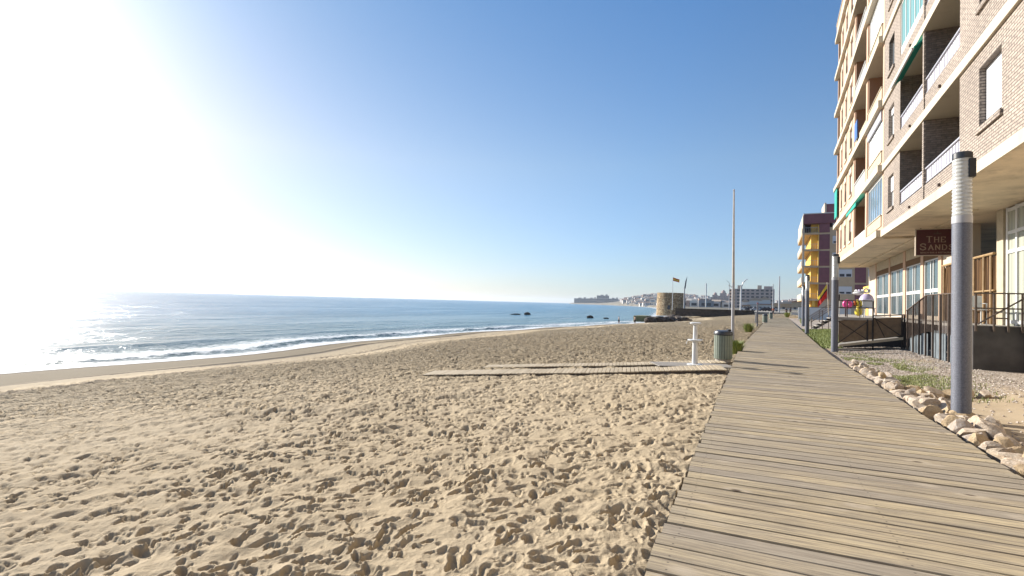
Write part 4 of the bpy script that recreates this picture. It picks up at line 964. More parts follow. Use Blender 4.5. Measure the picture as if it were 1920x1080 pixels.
part('post', MB().tube([(0, 0, 0), (0, 0, 2.0)], .055, 10), 'vblue' if False else 'post', sp, True)
part('sign_plate', MB().box(-.20, -.07, -.01, .01, .35, 1.25, .004), 'white', sp)
part('post_cap', MB().lathe([(.06, 2.0), (.07, 2.02), (.07, 2.12), (.03, 2.16)], 10), 'maroon', sp)

# slatted beach paths (run along the camera's left-right direction, towards the sea)
def beach_path(x0, y0, ang, length, width, label, zoff=0.0, bury=1.0, skew=0):
    rt = thing('slatted_path', label, 'beach path', (0, 0, 0))
    dx, dy = math.cos(ang), math.sin(ang); n = int(length / .105)
    me = MB().box(-.046, .046, -width / 2, width / 2, -.028, 0, .003).mesh('slat', 'slat')
    for i in range(n):
        s = i * .105; x = x0 + dx * s; y = y0 + dy * s
        zz = float(sand_z(np.array([x]), np.array([y]), False)[0][0]) + .065 + zoff - .055 * (s / length) ** 2 * bury
        put('slat', me, rt, (x, y, zz + random.gauss(0, .002)), ang + random.gauss(0, .006))
    for sd in (-width / 2 + .06, width / 2 - .06):
        b = MB()
        for i in range(0, n - 5, 5):
            pts = []
            for k in (i, i + 5):
                s = k * .105; x = x0 + dx * s - dy * sd; y = y0 + dy * s + dx * sd
                zz = float(sand_z(np.array([x]), np.array([y]), False)[0][0]) + .065 + zoff - .055 * (s / length) ** 2 * bury - .032
                pts.append((x, y, zz))
            (xa, ya, za), (xb, yb, zb2) = pts; ox, oy = -dy * .035, dx * .035
            b.add([(xa - ox, ya - oy, za - .06), (xb - ox, yb - oy, zb2 - .06), (xb + ox, yb + oy, zb2 - .06), (xa + ox, ya + oy, za - .06), (xa - ox, ya - oy, za), (xb - ox, yb - oy, zb2), (xb + ox, yb + oy, zb2), (xa + ox, ya + oy, za)], [(0, 3, 2, 1), (4, 5, 6, 7), (0, 1, 5, 4), (2, 3, 7, 6)])
        part('runner', b, 'brownmetal', rt)
    return rt
ANG = R(180 + 12.5)
beach_path(-.76, 13.95, ANG, 8.0, .95, 'nearer slatted wooden path leading from the boardwalk across the sand', .03)
beach_path(-.86, 15.85, ANG, 7.2, .75, 'farther slatted wooden path leading past the foot shower', .03)
o = put('shower_board', MB().box(-1.05, 1.05, -.45, .45, -.03, .0, .006).mesh('shower_board', 'greyboard'), None, (-1.55, 14.75, -.045), R(25.8), 'grey board platform under the white foot shower', 'platform')

# ------------------------------------------------------------------ stones along the boards
def rock_mesh(seed):
    import bmesh
    rr = random.Random(seed); bm = bmesh.new(); bmesh.ops.create_icosphere(bm, subdivisions=3, radius=.5)
    planes = [(Vector((rr.gauss(0, 1), rr.gauss(0, 1), rr.gauss(0, .8))).normalized(), rr.uniform(.23, .42)) for _ in range(11)]
    import mathutils.noise as mn
    for v in bm.verts:
        p = v.co.copy()
        for n, d in planes:
            e = p.dot(n) - d
            if e > 0: p -= n * e * .97
        f = 1 + .14 * mn.noise(p * 3 + Vector((seed * 3.1, 0, 0))) + .06 * mn.noise(p * 9 + Vector((0, seed, 0)))
        v.co = p * f
    me = bpy.data.meshes.new('rock'); bm.to_mesh(me); bm.free(); me.materials.append(M['rock'])
    me.polygons.foreach_set('use_smooth', [True] * len(me.polygons))
    try: me.set_sharp_from_angle(angle=R(18))
    except Exception: pass
    return me
RM = [rock_mesh(i + 1) for i in range(10)]
rb = thing('stone_edging', 'row of rough pale limestone rocks along the right edge of the boardwalk', 'stone border')
def rock(x, y, s, parent, z=None):
    o = put('rock', random.choice(RM), parent, (x, y, (yard_z(np.array(x), np.array(y)) if z is None else z) + s * .16))
    o.rotation_euler = (random.uniform(-.5, .5), random.uniform(-.5, .5), random.uniform(0, 6.3))
    o.scale = (s * random.uniform(.85, 1.35), s * random.uniform(.75, 1.1), s * random.uniform(.6, .95)); return o
y = 3.6
while y < 18.2:
    f = 1 - (y - 3.6) / 18; s = random.uniform(.22, .42) * (.78 + .45 * f)
    rock(2.50 + random.uniform(0, .08) + s * .15, y, s, rb)
    if random.random() < .88: rock(2.50 + s * .9 + random.uniform(0, .1), y + random.uniform(-.08, .08), s * random.uniform(.75, 1.15), rb)
    if random.random() < .35: rock(2.50 + s * .5, y + .05, s * .7, rb, float(yard_z(np.array(2.7), np.array(y))) + .12)
    y += s * .78
for x, y, s in ((2.66, 9.95, .33), (2.80, 9.75, .36), (3.08, 9.72, .42), (3.24, 9.95, .24), (2.72, 10.25, .24), (2.95, 9.5, .3)): rock(x, y, s, rb)
rc = thing('stone_edging', 'short cross row of pale rocks on the bare ground behind the nearest lamp post', 'stone border')
x = 3.02
while x < 4.35:
    s = random.uniform(.26, .40); rock(x, 12.95 + (x - 3) * .25 + random.uniform(-.06, .06), s, rc); x += s * .8
for i in range(9): rock(random.uniform(2.9, 3.2), random.uniform(11.6, 13.2), random.uniform(.14, .24), rc)

# loose pebbles and sparse ground plants in the yard
pm = MB()
rr = random.Random(5)
cnt = 0
while cnt < 5200:
    y = 8 + rr.random() ** 1.3 * 22; x = 2.75 + rr.random() * 2.9 + float(walk_c(np.array(y))) - .87
    if rr.random() > (0.25 if 9.5 < y < 13.2 else 1.0): continue
    s = rr.uniform(.012, .036); z = float(yard_z(np.array(x), np.array(y))) + s * .25; a = rr.random() * 6
    c, sn = math.cos(a) * s, math.sin(a) * s
    pm.add([(x + c, y + sn, z), (x - sn * .8, y + c * .8, z), (x - c * 1.1, y - sn * 1.1, z), (x + sn * .7, y - c * .7, z), (x, y, z + s * .6), (x, y, z - s * .5)],
           [(0, 1, 4), (1, 2, 4), (2, 3, 4), (3, 0, 4), (1, 0, 5), (2, 1, 5), (3, 2, 5), (0, 3, 5)]); cnt += 1
def m_pebble():
    t = NT('pebble'); g = t.n.new('ShaderNodeNewGeometry')
    return t.fin(t.ramp(g.outputs['Random Per Island'], [(0, (.22, .17, .13)), (.35, (.45, .37, .30)), (.7, (.58, .51, .44)), (1, (.66, .60, .54))]), .9)
M['pebble'] = m_pebble()
put('pebbles', pm.mesh('pebbles', 'pebble'), None, kind='stuff', label='loose pebbles scattered over the yard beside the boardwalk')
def blades(n, area, hh, mat, name, label=None, seed=1, zf=None, lean=.5, kind='stuff'):
    rr = random.Random(seed); b = MB()
    for _ in range(n):
        x, y = area(rr); z = zf(x, y); a = rr.random() * 6.28; h = hh * rr.uniform(.5, 1.2); w = h * .07 + .003
        dx, dy = math.cos(a), math.sin(a); l = rr.uniform(.1, lean) * h
        b.add([(x - dy * w, y + dx * w, z), (x + dy * w, y - dx * w, z), (x + dx * l * .4 + dy * w * .7, y + dy * l * .4 - dx * w * .7, z + h * .6), (x + dx * l * .4 - dy * w * .7, y + dy * l * .4 + dx * w * .7, z + h * .6), (x + dx * l, y + dy * l, z + h)],
              [(0, 1, 2, 3), (3, 2, 4)])
    return b
yz = lambda x, y: float(yard_z(np.array(x), np.array(y)))
def a1(r):
    while True:
        y = r.uniform(26, 47); x = r.uniform(2.45, 5.3) + float(walk_c(np.array(y))) - .87
        if x < 3.3 + (y - 27) * .11 + .2: return x, y
put('grass', blades(16000, a1, .11, 'grass', 'grass', seed=2, zf=yz).mesh('grass', 'grass'), None, kind='stuff', label='bright green low grass between boardwalk and stairs')
def a2(r):
    while True:
        x, y = r.gauss(3.35, .55), r.gauss(17.5, 2.8)
        if x > 2.75 and 12.5 < y < 24 and float(fbm(np.array(x * 1.5), np.array(y * .8), 2, 77)) > -.02: return x, y
put('sparse_grass', blades(9000, a2, .05, 'drygrass', 'grass', seed=3, zf=yz).mesh('sparse_grass', 'drygrass'), None, kind='stuff', label='sparse dry grass on the gravel behind the border stones')
def shrub(loc, rad, h, n, label, seed):
    rr = random.Random(seed); b = MB()
    for _ in range(n):
        a = rr.random() * 6.28; r = rad * .35 * math.sqrt(rr.random()); hh = h * rr.uniform(.45, 1.1); out = rad * rr.uniform(.1, 1.0) ; w = rr.uniform(.008, .02); out *= rr.uniform(.6, 1.25)
        x, y = r * math.cos(a), r * math.sin(a); dx, dy = math.cos(a), math.sin(a)
        b.add([(x - dy * w, y + dx * w, -.05), (x + dy * w, y - dx * w, -.05), (x + dx * out * .5 + dy * w, y + dy * out * .5 - dx * w, hh * .7), (x + dx * out * .5 - dy * w, y + dy * out * .5 + dx * w, hh * .7), (x + dx * out, y + dy * out, hh)], [(0, 1, 2, 3), (3, 2, 4)])
    s = thing('shrub', label, 'shrub', loc); part('foliage', b, 'grass', s)
shrub((-.62, 20.0, -.1), .36, .48, 420, 'green tuft of beach grass right behind the nearest litter bin', 1)
shrub((-.45, 37.5, -.1), .45, .62, 380, 'green bush at the left boardwalk edge beyond the nearest litter bin', 2)
shrub((4.35, 58.2, -.1), .6, .9, 420, 'green bush behind the farthest column lamp', 3)
shrub((5.0, 103.0, .1), .7, .9, 500, 'small dark green bush near the far end of the boardwalk', 4)

# ------------------------------------------------------------------ maroon and yellow building
b2 = thing('apartment_building', 'maroon and beige apartment block with yellow balconies beyond the peach block', 'building', (7.35, 99.0, 0), R(-1.5))
W2, D2 = 17.0, 17.0; H2 = 16.2; fh = 2.83
part('side_wall', MB().box(2.0, W2, .0, D2, 3.2, H2 - .8), 'beige', b2)
part('roof_band', MB().box(-.25, W2, -.25, D2 + .3, H2 - .1, H2 + 1.5), 'maroon', b2)
part('roof_trim', MB().box(-.32, W2, -.32, D2 + .3, H2 + 1.502, H2 + 1.65), 'white', b2)
part('fascia', MB().box(-.40, -.255, -.25, D2 + .3, H2 - 1.2, H2 + 1.3), 'palewall', b2)
part('inner_wall', MB().box(.9, 1.99, .9, D2 - .4, .0, H2 - .12), 'yellow', b2)
part('ground_wall', MB().box(2.0, W2, .4, D2, -.1, 3.18), 'palewall', b2)
for i in range(6):
    z = 3.2 + (H2 - 3.3) / 4.6 * i
    if z > H2 - 1: break
    zt = z + 2.83 if z + 2.83 < H2 - .1 else H2 - .12
    part('balcony_slab', MB().box(-.45, 1.98, -.12, D2, z - .15, z + .16), 'brownmetal' if False else 'beige', b2)
    part('side_cheek', MB().box(1.90, 1.995, -.02, .9, z + .17, zt - .18), 'yellow', b2)
    b = MB(); b.box(-.40, 1.85, -.10, -.06, z + 1.0, z + 1.05)
    for j in range(9): b.box(-.38 + j * .27, -.35 + j * .27, -.10, -.07, z + .16, z + 1.0)
    part('balcony_railing', b, 'rail', b2)
    part('sea_parapet', MB().box(-.50, -.42, .8 + 0, D2 - .5, z + .1, z + 1.05), 'palewall', b2)
    part('balcony_column', MB().box(-.42, -.12, -.08, .2, z + .17, zt - .16), 'palewall', b2)
    for x0, x1 in ((2.05, 3.55), (7.1, 8.6), (11.2, 12.7)):
        part('tile_panel', MB().box(x0, x1, -.06, -.003, z + .12, z + 2.62), 'maroon', b2)
    for x0, x1 in ((3.95, 6.7), (8.9, 10.9), (13, 15)):
        w = put('window', None, b2); part('frame', MB().box(x0, x1, -.05, -.004, z + 1.05, z + 2.3), 'shutter', w)
        b = MB()
        for j in range(3 if x1 - x0 > 2.5 else 2):
            st_ = (x1 - x0) / (3 if x1 - x0 > 2.5 else 2); b.box(x0 + st_ * j + .12, x0 + st_ * (j + 1) - .12, -.065, -.052, z + 1.12, z + 1.12 + (.3 if i != 1 else .45))
        part('pane', b, 'winmat', w)
part('column', MB().box(.2, .7, .1, .6, -.1, 3.05), 'yellow', b2); part('column', MB().box(1.1, 1.5, .1, .6, -.1, 3.05), 'yellow', b2)
part('penthouse', MB().box(3.5, 9, 6, 12, H2 + 1.66, H2 + 4.2), 'maroon', b2); part('penthouse_trim', MB().box(3.2, 3.49, 5.8, 12, H2 + 1.66, H2 + 4.4), 'palewall', b2)
ga = thing('garage_wall', 'low white wall and shed in the shade below the maroon block', 'wall', (5.5, 92.0, 0))
part('wall', MB().box(.5, 7.5, 0, .3, 0, 1.9), 'white', ga); part('coping', MB().box(.45, 7.55, -.05, .35, 1.902, 1.98), 'darkpanel', ga)

# ------------------------------------------------------------------ tower, groyne, sea wall, rocks in the water
def polar(b, r): return (-r * math.sin(R(b)), r * math.cos(R(b)))
tx, ty = polar(8.33, 167)
tw = thing('round_tower', 'squat round rough stone watchtower at the end of the beach', 'tower', (tx, ty, -1.6))
b = MB(); n = 40; prof = [(4.45, 0), (4.35, 1.2), (4.28, 4.2), (4.26, 5.2), (4.34, 5.28), (4.34, 5.5), (4.22, 5.56), (4.18, 7.15), (3.7, 7.15), (3.7, 6.2)]
b.lathe(prof, n)
def m_tower():
    t = NT('tower_masonry'); v = t.mapping(); cell = t.voro(v, 2.1, 'F1', 'Color'); edge = t.voro(v, 2.1, 'DISTANCE_TO_EDGE'); bw = t.n.new('ShaderNodeRGBToBW'); t.l.new(cell, bw.inputs[0])
    c = t.ramp(bw.outputs[0], [(.2, (.26, .17, .09)), (.5, (.40, .28, .15)), (.8, (.55, .42, .26))])
    c = t.mix(t.ramp(edge, [(.02, 1.0), (.09, 0.0)]), c, (.17, .12, .07))
    return t.fin(c, .95, t.bump(edge, .12))
M['tower'] = m_tower()
part('tower_wall', b, 'tower', tw, True)
part('window_opening', MB().box(-.4, .4, -.08, .08, 0, 1.2), 'winmat', tw, loc=(.05, -4.32, 2.0)); part('doorway', MB().box(-.35, .35, -.1, .1, 0, 1.0), 'winmat', tw, loc=(3.3, -2.82, 1.3), rz=R(49))
sw = thing('sea_wall', 'long low dark stone wall across the far end of the beach', 'wall')
part('wall', MB().box(-21.5, -.5, 156.0, 157.3, -1.3, .72), 'darkstone', sw)
part('wall', MB().box(-.45, 20, 158.2, 159.3, -.6, .50), 'concrete', sw); part('coping', MB().box(-21.6, -.4, 155.8, 157.45, .722, .86), 'darkstone', sw)
gr = thing('groyne', 'mossy concrete groyne block reaching into the water below the tower', 'groyne')
part('block', MB().box(-25.6, -22.6, 118, 124, -2.7, -.95, .1), 'mossy', gr)
part('block', MB().box(-22.55, -20.6, 117, 123, -2.6, -1.1, .1), 'darkstone', gr)
DR = []
for i in range(5):
    me = RM[i].copy(); me.materials.clear(); me.materials.append(M['darkstone']); DR.append(me)
spots = [(-20.4, 111.5, 2.6), (-19.0, 113.5, 2.9), (-18.2, 116, 3.0), (-17.0, 118.5, 2.4), (-19.2, 119.5, 3.2), (-16.0, 122, 2.8), (-18.0, 124, 2.6), (-15.5, 128, 2.2), (-17.6, 131, 2.8), (-14.2, 126, 1.6), (-20.6, 128, 2.9), (-19.6, 137, 3.2)]
for i, (x, y, s) in enumerate(spots):
    z = float(sand_z(np.array([x]), np.array([y]), False)[0][0])
    o = put('boulder', DR[i % 5], None, (x, y, z + s * .15), i, 'dark boulder heaped between the groyne and the round tower', 'boulder', 'boulders below the tower'); o.scale = (s * 1.2, s, s * .6)
for x, y, sx, sz, lb in ((-63.6, 134.0, 3.6, .5, 'long flat dark rock awash in the sea, leftmost'), (-60.9, 137.2, 1.9, 1.5, 'humped dark rock at the end of the long flat rock in the sea'), (-40.0, 131.5, 1.9, 1.3, 'rounded dark rock in the sea straight out from the beach'), (-35.4, 130.5, 1.5, .45, 'small low dark rock in the sea nearest the groyne')):
    o = put('sea_rock', DR[int(-x) % 5], None, (x, y, SEA_Z + .1), 1.0, lb, 'rock'); o.scale = (sx * 1.3, sx * .7, sz)

# ------------------------------------------------------------------ people
def person(loc, rz, label, outfit, pose='stand', H=1.7):
    t = thing('person', label, 'person', loc, rz)
    k = H / 1.7
    J = {'pel': (0, 0, .93), 'sp': (0, 0, 1.15), 'ch': (0, 0, 1.35), 'nk': (0, 0, 1.48), 'hd': (0, .01, 1.56), 'ht': (0, .01, 1.66),
         'ls': (-.17, 0, 1.40), 'le': (-.23, .02, 1.13), 'lw': (-.24, -.08, .90), 'lh': (-.24, -.11, .80),
         'rs': (.17, 0, 1.40), 're': (.25, .0, 1.14), 'rw': (.25, -.10, .92), 'rh': (.25, -.14, .83),
         'lk': (-.10, -.10, .50), 'la': (-.10, .02, .09), 'lt': (-.11, -.15, .03), 'rk': (.10, .04, .50), 'ra': (.11, .20, .10), 'rt': (.12, .04, .03),
         'lp': (-.09, 0, .90), 'rp': (.09, 0, .90)}
    rad = {'pel': .13, 'sp': .125, 'ch': .15, 'nk': .055, 'hd': .09, 'ht': .085, 'ls': .06, 'le': .045, 'lw': .03, 'lh': .035, 'rs': .06, 're': .045, 'rw': .03, 'rh': .035,
           'lk': .06, 'la': .042, 'lt': .04, 'rk': .06, 'ra': .042, 'rt': .04, 'lp': .095, 'rp': .095}
    E = [('pel', 'sp'), ('sp', 'ch'), ('ch', 'nk'), ('nk', 'hd'), ('hd', 'ht'), ('ch', 'ls'), ('ls', 'le'), ('le', 'lw'), ('lw', 'lh'), ('ch', 'rs'), ('rs', 're'), ('re', 'rw'), ('rw', 'rh'),
         ('pel', 'lp'), ('lp', 'lk'), ('lk', 'la'), ('la', 'lt'), ('pel', 'rp'), ('rp', 'rk'), ('rk', 'ra'), ('ra', 'rt')]
    def skin(keys, edges, mat, name, grow=0.0, root='pel'):
        me = bpy.data.meshes.new(name); me.from_pydata([tuple(c * k for c in J[q]) for q in keys], [], [(keys.index(a), keys.index(b)) for a, b in edges])
        o = bpy.data.objects.new(name, me); C.objects.link(o); md = o.modifiers.new('s', 'SKIN'); o.modifiers.new('d', 'SUBSURF').levels = 1
        for i, q in enumerate(keys):
            sv = me.skin_vertices[0].data[i]; sv.radius = ((rad[q] + grow) * k, (rad[q] + grow) * k * (.75 if q in ('ch', 'sp', 'pel') else 1)); sv.use_root = (q == root)
        dg = bpy.context.evaluated_depsgraph_get(); m2 = bpy.data.meshes.new_from_object(o.evaluated_get(dg)); bpy.data.objects.remove(o)
        m2.materials.clear(); m2.materials.append(M[mat]); m2.polygons.foreach_set('use_smooth', [True] * len(m2.polygons)); put(name, m2, t)
    skin(list(J), E, 'skin', 'body')
    skin(['hd', 'ht'], [('hd', 'ht')], 'hair', 'hair', .012, 'hd')
    for nm, keys, edges, mat in outfit: skin(keys, edges, mat, nm, .018, keys[0])
legs = (['pel', 'lp', 'lk', 'rp', 'rk'], [('pel', 'lp'), ('lp', 'lk'), ('pel', 'rp'), ('rp', 'rk')])
long_ = (['pel', 'lp', 'lk', 'la', 'rp', 'rk', 'ra'], [('pel', 'lp'), ('lp', 'lk'), ('lk', 'la'), ('pel', 'rp'), ('rp', 'rk'), ('rk', 'ra')])
top = (['ch', 'sp', 'pel', 'nk', 'ls', 'le', 'rs', 're'], [('ch', 'sp'), ('sp', 'pel'), ('ch', 'nk'), ('ch', 'ls'), ('ls', 'le'), ('ch', 'rs'), ('rs', 're')])
person((-24.9, 101.5, -2.55), 2.0, 'bather in dark shorts standing in the shallows, left of two', [('shorts', *legs, 'darkcloth')], H=1.75)
person((-21.9, 102.5, -2.45), -1.0, 'bather in dark shorts at the water edge, right of two', [('shorts', *legs, 'darkcloth')], H=1.75)
person((6.9, 146.0, 0.0), 3.0, 'person in dark clothes walking at the boardwalk end, left of the pair', [('trousers', *long_, 'darkcloth'), ('jacket', *top, 'darkcloth')], H=1.78)
person((7.85, 147.5, 0.0), 3.1, 'person in dark clothes walking at the boardwalk end, right of the pair', [('trousers', *long_, 'darkcloth'), ('jacket', *top, 'darkcloth')], H=1.7)
person((3.65, 137.0, 0.0), 3.1, 'person in an orange top walking behind the farthest litter bin', [('trousers', *legs, 'darkcloth'), ('shirt', *top, 'vorange')], H=1.75)
bt = thing('beach_shelter', 'low blue and white beach shelter on the sand below the tower', 'beach shelter', (-18.3, 127.0, 0))
zz = float(sand_z(np.array([-17.]), np.array([127.]), False)[0][0]); bt.location.z = zz
for i, m in enumerate(('white', 'bluecloth', 'bluecloth')):
    b = MB(); x0 = -1.4 + i * .95; v = [(x0, -.6, 0), (x0 + .93, -.6, 0), (x0 + .93, .7, 0), (x0, .7, 0), (x0 + .1, .1, 1.1 - .2 * i), (x0 + .83, .1, 1.0 - .2 * i)]
    b.add(v, [(0, 3, 2, 1), (0, 1, 5, 4), (1, 2, 5), (2, 3, 4, 5), (3, 0, 4)]); part('canopy_panel', b, m, bt)

# ------------------------------------------------------------------ tall lamps and masts beyond
def far_pole(name, b_, r, z0, pts, rads, mat, label, cat, head=None):
    x, y = polar(b_, r); t = thing(name, label, cat, (x, y, z0), R(b_))
    part('pole', MB().tube(pts, rads, 8), mat, t, True)
    if head: head(t)
far_pole('street_lamp', 6.97, 160, .4, [(0, 0, -.6), (0, 0, 6.6)], [.22, .17], 'polegrey', 'tall blade headed street lamp right of the round tower', 'street lamp',
         lambda t: part('blade', MB().add([(-.1, -.1, 6.3), (.35, -.1, 6.4), (.75, -.05, 10.2), (.2, -.1, 8.5), (-.1, .1, 6.3), (.35, .1, 6.4), (.75, .05, 10.2), (.2, .1, 8.5)], [(0, 1, 2, 3), (7, 6, 5, 4), (0, 4, 5, 1), (1, 5, 6, 2), (2, 6, 7, 3), (3, 7, 4, 0)]), 'post', t))
far_pole('street_lamp', 1.45, 170, .4, [(0, 0, -.4), (0, 0, 5.6), (.15, 0, 7.6), (.6, 0, 8.8), (1.3, 0, 9.6), (1.9, 0, 9.9)], [.24, .24, .24, .2, .14, .08], 'whitemetal', 'curved white street lamp bending right before the brown apartment block', 'street lamp')
far_pole('street_lamp', 2.55, 240, .4, [(0, 0, -.4), (0, 0, 11.5), (-.4, 0, 12.2), (-1.2, 0, 12.8)], [.14, .12, .1, .08], 'polegrey', 'thin hooked street lamp half hidden by the flagpole', 'street lamp')
far_pole('mast', 4.8, 280, .4, [(0, 0, -.4), (0, 0, 13.2)], [.34, .3], 'whitemetal', 'pale mast between the round tower and the flagpole', 'mast')
far_pole('mast', -1.5, 165, .3, [(0, 0, -.5), (0, 0, 8.3)], [.16, .10], 'polegrey', 'thin grey mast left of the thick white mast at the boardwalk end', 'mast')
far_pole('mast', -2.05, 175, .3, [(0, 0, -.5), (0, 0, 6.0), (.05, 0, 11.2)], [.24, .2, .14], 'polegrey', 'thick white mast at the far end of the boardwalk', 'mast')

# ------------------------------------------------------------------ distant town
def block(loc, rz, w, d, h, mat, label, cat='building', floors=5, bays=8, roofmat=None, extras=(), slots=True, name='apartment_block'):
    t = thing(name, label, cat, loc, rz)
    part('wall', MB().box(-w / 2, w / 2, 0, d, -2, h), mat, t)
    if roofmat: part('roof', MB().box(-w / 2 - .3, w / 2 + .3, -.3, d + .3, h + .01, h + .8), roofmat, t)
    if slots:
        me = MB().box(-w / bays * .3, w / bays * .3, -.12, -.02, 0, h / floors * .5).mesh('window', 'winmat')
        for i in range(floors):
            for j in range(bays):
                put('window', me, t, (-w / 2 + w * (j + .5) / bays, 0, h * (i + .3) / floors))
    for (x0, x1, hh, m) in extras: part('roof_house', MB().box(x0, x1, d * .3, d * .7, h + .02, h + hh), m, t)
    return t
x, y = polar(.35, 520); block((x, y, 1), R(.35), 36, 16, 18.2, 'brownblock', 'long brown apartment block with roof huts behind the low white houses', floors=6, bays=9, extras=((-13, -10, 3.4, 'palewall'), (4, 7.5, 3.6, 'palewall'), (9.5, 16.5, 2.8, 'brownblock')))
x, y = polar(2.25, 525); block((x, y, 1), R(2.3), 6.0, 12, 18.0, 'palewall', 'pale narrow end tower of the brown apartment block', floors=6, bays=2)
for b_, r, w, h, lb in ((3.9, 1450, 16, 33, 'left of three hazy pink towers on the skyline'), (3.1, 1500, 20, 40, 'middle and tallest of three hazy pink towers on the skyline'), (2.6, 1450, 13, 31, 'right of three hazy pink towers on the skyline')):
    x, y = polar(b_, r); t = thing('tower_block', lb, 'building', (x, y, 4), R(b_))
    part('wall', MB().box(-w * .7, w * .7, 0, w, -5, h * .72), 'towerfar', t); part('upper_wall', MB().box(-w * .45, w * .4, 2, w - 2, h * .722, h * .9), 'towerfar', t)
    part('turret', MB().lathe([(w * .28, h * .9 + .01), (w * .28, h * 1.0), (w * .05, h * 1.12)], 10, (0, w / 2, 0)), 'towerfar', t)
    me = MB().box(-1.5, 1.5, -.3, -.05, 0, 1.6).mesh('window', 'winmat')
    for i in range(6):
        for j in range(4): put('window', me, t, (-w * .5 + j * w * .33, 0, 3 + i * h * .11))
x, y = polar(5.0, 760); block((x, y, 1), R(5), 62, 20, 9.5, 'hotel', 'long low grey blue roofed hall below the skyline towers', floors=2, bays=12, roofmat='post')
for b0, b1, r, h, lb in ((18.75, 17.25, 2160, 23, 'outermost low hotel block on the far headland'), (17.3, 16.2, 2150, 24, 'second hotel block on the far headland'), (16.25, 14.9, 2140, 37, 'tallest hotel block on the far headland with stepped roof'), (14.95, 13.8, 2120, 25, 'low hotel block at the landward end of the headland')):
    bm_ = (b0 + b1) / 2; w = R(b0 - b1) * r; x, y = polar(bm_, r)
    block((x, y, -1), R(bm_), w, 30, h, 'hotel', lb, floors=3, bays=7, extras=((-w * .2, w * .05, 3.5, 'hotel'), (w * .2, w * .38, 5, 'hotel')))
# houses
def house_meshes(k, seed):
    rr = random.Random(seed); w, d, h = rr.uniform(8, 15), rr.uniform(8, 12), rr.uniform(4, 9); out = {}
    out['w'] = MB().box(-w / 2, w / 2, 0, d, -4, h).mesh('wall', 'house')
    if k % 2: out['r'] = MB().add([(-w / 2 - .4, -.4, h), (w / 2 + .4, -.4, h), (w / 2 + .4, d + .4, h), (-w / 2 - .4, d + .4, h), (-w / 2 - .4, d / 2, h + 2), (w / 2 + .4, d / 2, h + 2)], [(0, 1, 5, 4), (2, 3, 4, 5), (0, 4, 3), (1, 2, 5), (0, 3, 2, 1)]).mesh('roof', 'roof')
    else: out['r'] = MB().box(-w / 2 + 1, w / 4, d * .3, d * .8, h + .01, h + 1.8).mesh('roof', 'house')
    out['n'] = MB().box(-w * .3, w * .32, -.1, -.02, h * .35, h * .7).mesh('window', 'winmat'); return out
HM = [house_meshes(i, 100 + i) for i in range(12)]
def house(b_, r, label, group, s=1.0, z=None):
    x, y = polar(b_, r)
    zz = float(land_z(np.array([[r]]), np.array([[b_]]), np.array([[x]]), np.array([[y]]))[0, 0]) if z is None else z
    hm = random.choice(HM); t = thing('house', label, 'house', (x, y, zz), R(b_ + random.uniform(-25, 25)), group); t.scale = (s, s, s)
    put('wall', hm['w'], t); put('roof', hm['r'], t); put('window', hm['n'], t)
for i in range(265):
    r = random.uniform(1450, 2090); b_ = random.uniform(4.2, 13.8)
    if b_ > float(far_coast_b(r)) - .25: b_ = random.uniform(4.2, float(far_coast_b(r)) - .3)
    house(b_, r, 'small pale house on the hazy hillside town across the bay', 'houses on the far hillside', random.uniform(.55, .95))
for i in range(34):
    r = random.uniform(1000, 1450); house(float(far_coast_b(r)) - random.uniform(.35, 2.2), r, 'small pale house low along the far shore of the bay', 'houses along the far shore', random.uniform(.5, .7))
for i in range(34): house(random.uniform(-6, -1.8), random.uniform(1500, 2100), 'small house on the low hill behind the boardwalk end', 'houses on the low hill', 1.1)
for i in range(42):
    house(random.uniform(2.4, 7.3), random.uniform(300, 620), 'low white beach house beyond the sea wall, right of the tower', 'white houses beyond the sea wall', random.uniform(.45, .62), .4)
# low white villas below the brown block
for i, (b_, w, h, m, lb) in enumerate(((1.05, 5.5, 4.6, 'palewall', 'low white villa behind the curved lamp'), (.1, 8, 5.6, 'white', 'white villa with balconies under the brown apartment block'), (-.75, 7, 6.2, 'white', 'white gabled villa left of the thin grey mast'))):
    x, y = polar(b_, 330); t = thing('villa', lb, 'villa', (x, y, .4), R(b_))
    part('wall', MB().box(-w / 2, w / 2, 0, 8, -1, h * .62), m, t)
    part('upper_wall', MB().box(-w / 2 + .8, w / 2 - .4, 1, 8, h * .622, h), 'white', t)
    part('roof', MB().add([(-w / 2 + .5, .6, h + .01), (w / 2 - .1, .6, h + .01), (w / 2 - .1, 8.3, h + .01), (-w / 2 + .5, 8.3, h + .01), (0, .6, h + 1.9), (0, 8.3, h + 1.9)], [(0, 1, 4), (2, 3, 5), (0, 4, 5, 3), (1, 2, 5, 4), (0, 3, 2, 1)]), 'roof', t)
    part('eave', MB().box(-w / 2 - .3, w / 2 + .3, -.6, -.02, h * .52, h * .6), 'roof', t)
    for xx in (-w * .3, 0, w * .3): part('window', MB().box(xx - .5, xx + .5, -.08, -.02, .6, 2.0), 'winmat', t)
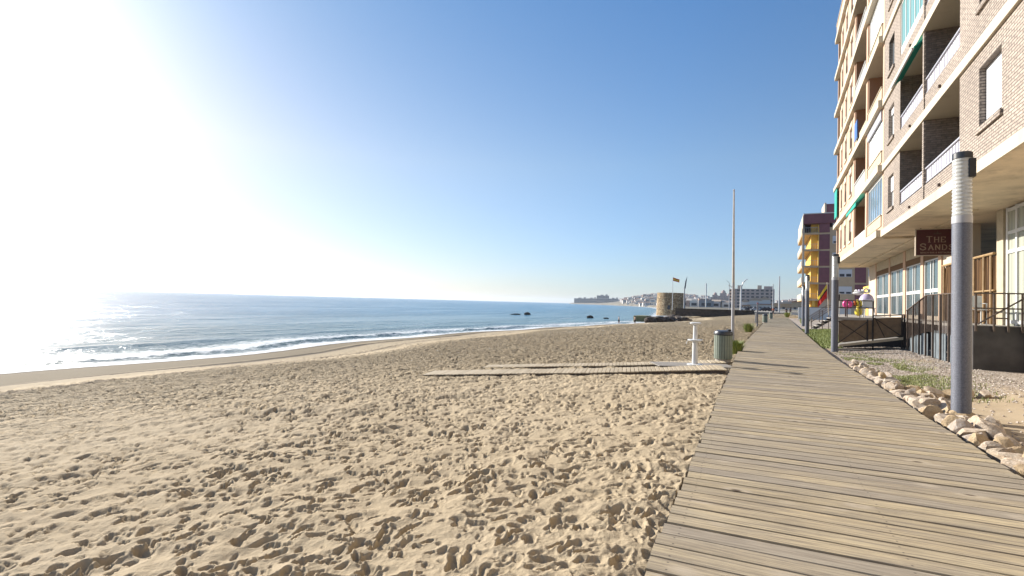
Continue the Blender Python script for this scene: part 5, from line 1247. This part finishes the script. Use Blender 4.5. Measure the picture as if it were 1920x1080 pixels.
for b_, r, w, h, lb in ((-2.9, 300, 16, 3.9, 'low beige beach building behind the dark clad couple'), (-4.05, 285, 9, 4.8, 'beige gabled building left of the maroon block')):
    x, y = polar(b_, r); t = thing('beach_building', lb, 'building', (x, y, .3), R(b_))
    part('wall', MB().box(-w / 2, w / 2, 0, 9, -1, h), 'beige', t)
    part('roof', MB().add([(-w / 2 - .4, -.4, h + .01), (w / 2 + .4, -.4, h + .01), (w / 2 + .4, 9.4, h + .01), (-w / 2 - .4, 9.4, h + .01), (0, -.4, h + 1.4), (0, 9.4, h + 1.4)], [(0, 1, 4), (2, 3, 5), (0, 4, 5, 3), (1, 2, 5, 4), (0, 3, 2, 1)]), 'roof', t)
    part('base_band', MB().box(-w / 2 + .1, w / 2 - .1, -.1, -.02, 0, 1.6), 'white', t)
    for j in range(4): part('window', MB().box(-w * .4 + j * w * .22, -w * .4 + j * w * .22 + 1.2, -.14, -.105, 1.2, 2.2), 'winmat', t)
CM = {}
def car(x, y, rz, label, mat):
    t = thing('parked_car', label, 'car', (x, y, .46), rz, 'cars parked beyond the promenade')
    b = MB(); s = [(-2.1, .3), (-2.1, .8), (-1.3, .9), (-.8, 1.42), (.8, 1.42), (1.4, .92), (2.1, .82), (2.1, .3)]
    b.add([(a, -.85, c) for a, c in s] + [(a, .85, c) for a, c in s], [tuple(range(8)), tuple(range(15, 7, -1))] + [(i, (i + 1) % 8, 8 + (i + 1) % 8, 8 + i) for i in range(8)])
    part('body', b, mat, t)
    part('window', MB().box(-.75, .75, -.87, .87, .95, 1.34), 'winmat', t)
    for a in (-1.3, 1.3):
        for c in (-.8, .8): part('wheel', MB().tube([(a, c - .1, .32), (a, c + .1, .32)], .32, 12), 'black', t)
for i in range(6):
    x, y = polar(1.0 - i * .5, 215 + random.uniform(-4, 4)); c_ = ('white', 'dark', 'silver')[i % 3]
    car(x, y, random.uniform(-.1, .1), c_ + ' car parked beyond the promenade wall, ' + ('between the curved lamp and the white villa' if i < 3 else 'nearest the masts at the boardwalk end'), ['white', 'darkcloth', 'polegrey'][i % 3])
pl = thing('planter_wall', 'low white planter wall at the far end of the boardwalk', 'wall', (9.2, 141, -.1))
part('wall', MB().box(-1.6, 3.0, 0, .5, -.2, .8), 'white', pl); part('coping', MB().box(-1.65, 3.05, -.05, .55, .802, .88), 'concrete', pl)

# ------------------------------------------------------------------ air
HZ = NT('air_haze'); HZ.n.remove(HZ.b)
pv = HZ.n.new('ShaderNodeVolumePrincipled'); pv.inputs['Density'].default_value = 0.0001; pv.inputs['Color'].default_value = (.78, .88, 1.0, 1)
pv.inputs['Anisotropy'].default_value = 0.3
HZ.l.new(pv.outputs[0], HZ.n['Material Output'].inputs['Volume'])
hb = MB().box(-8200, 8200, -8200, 9500, -9, 75)
me = bpy.data.meshes.new('haze'); me.from_pydata(hb.v, [], hb.f); me.materials.append(HZ.m)
put('haze', me, kind='stuff')
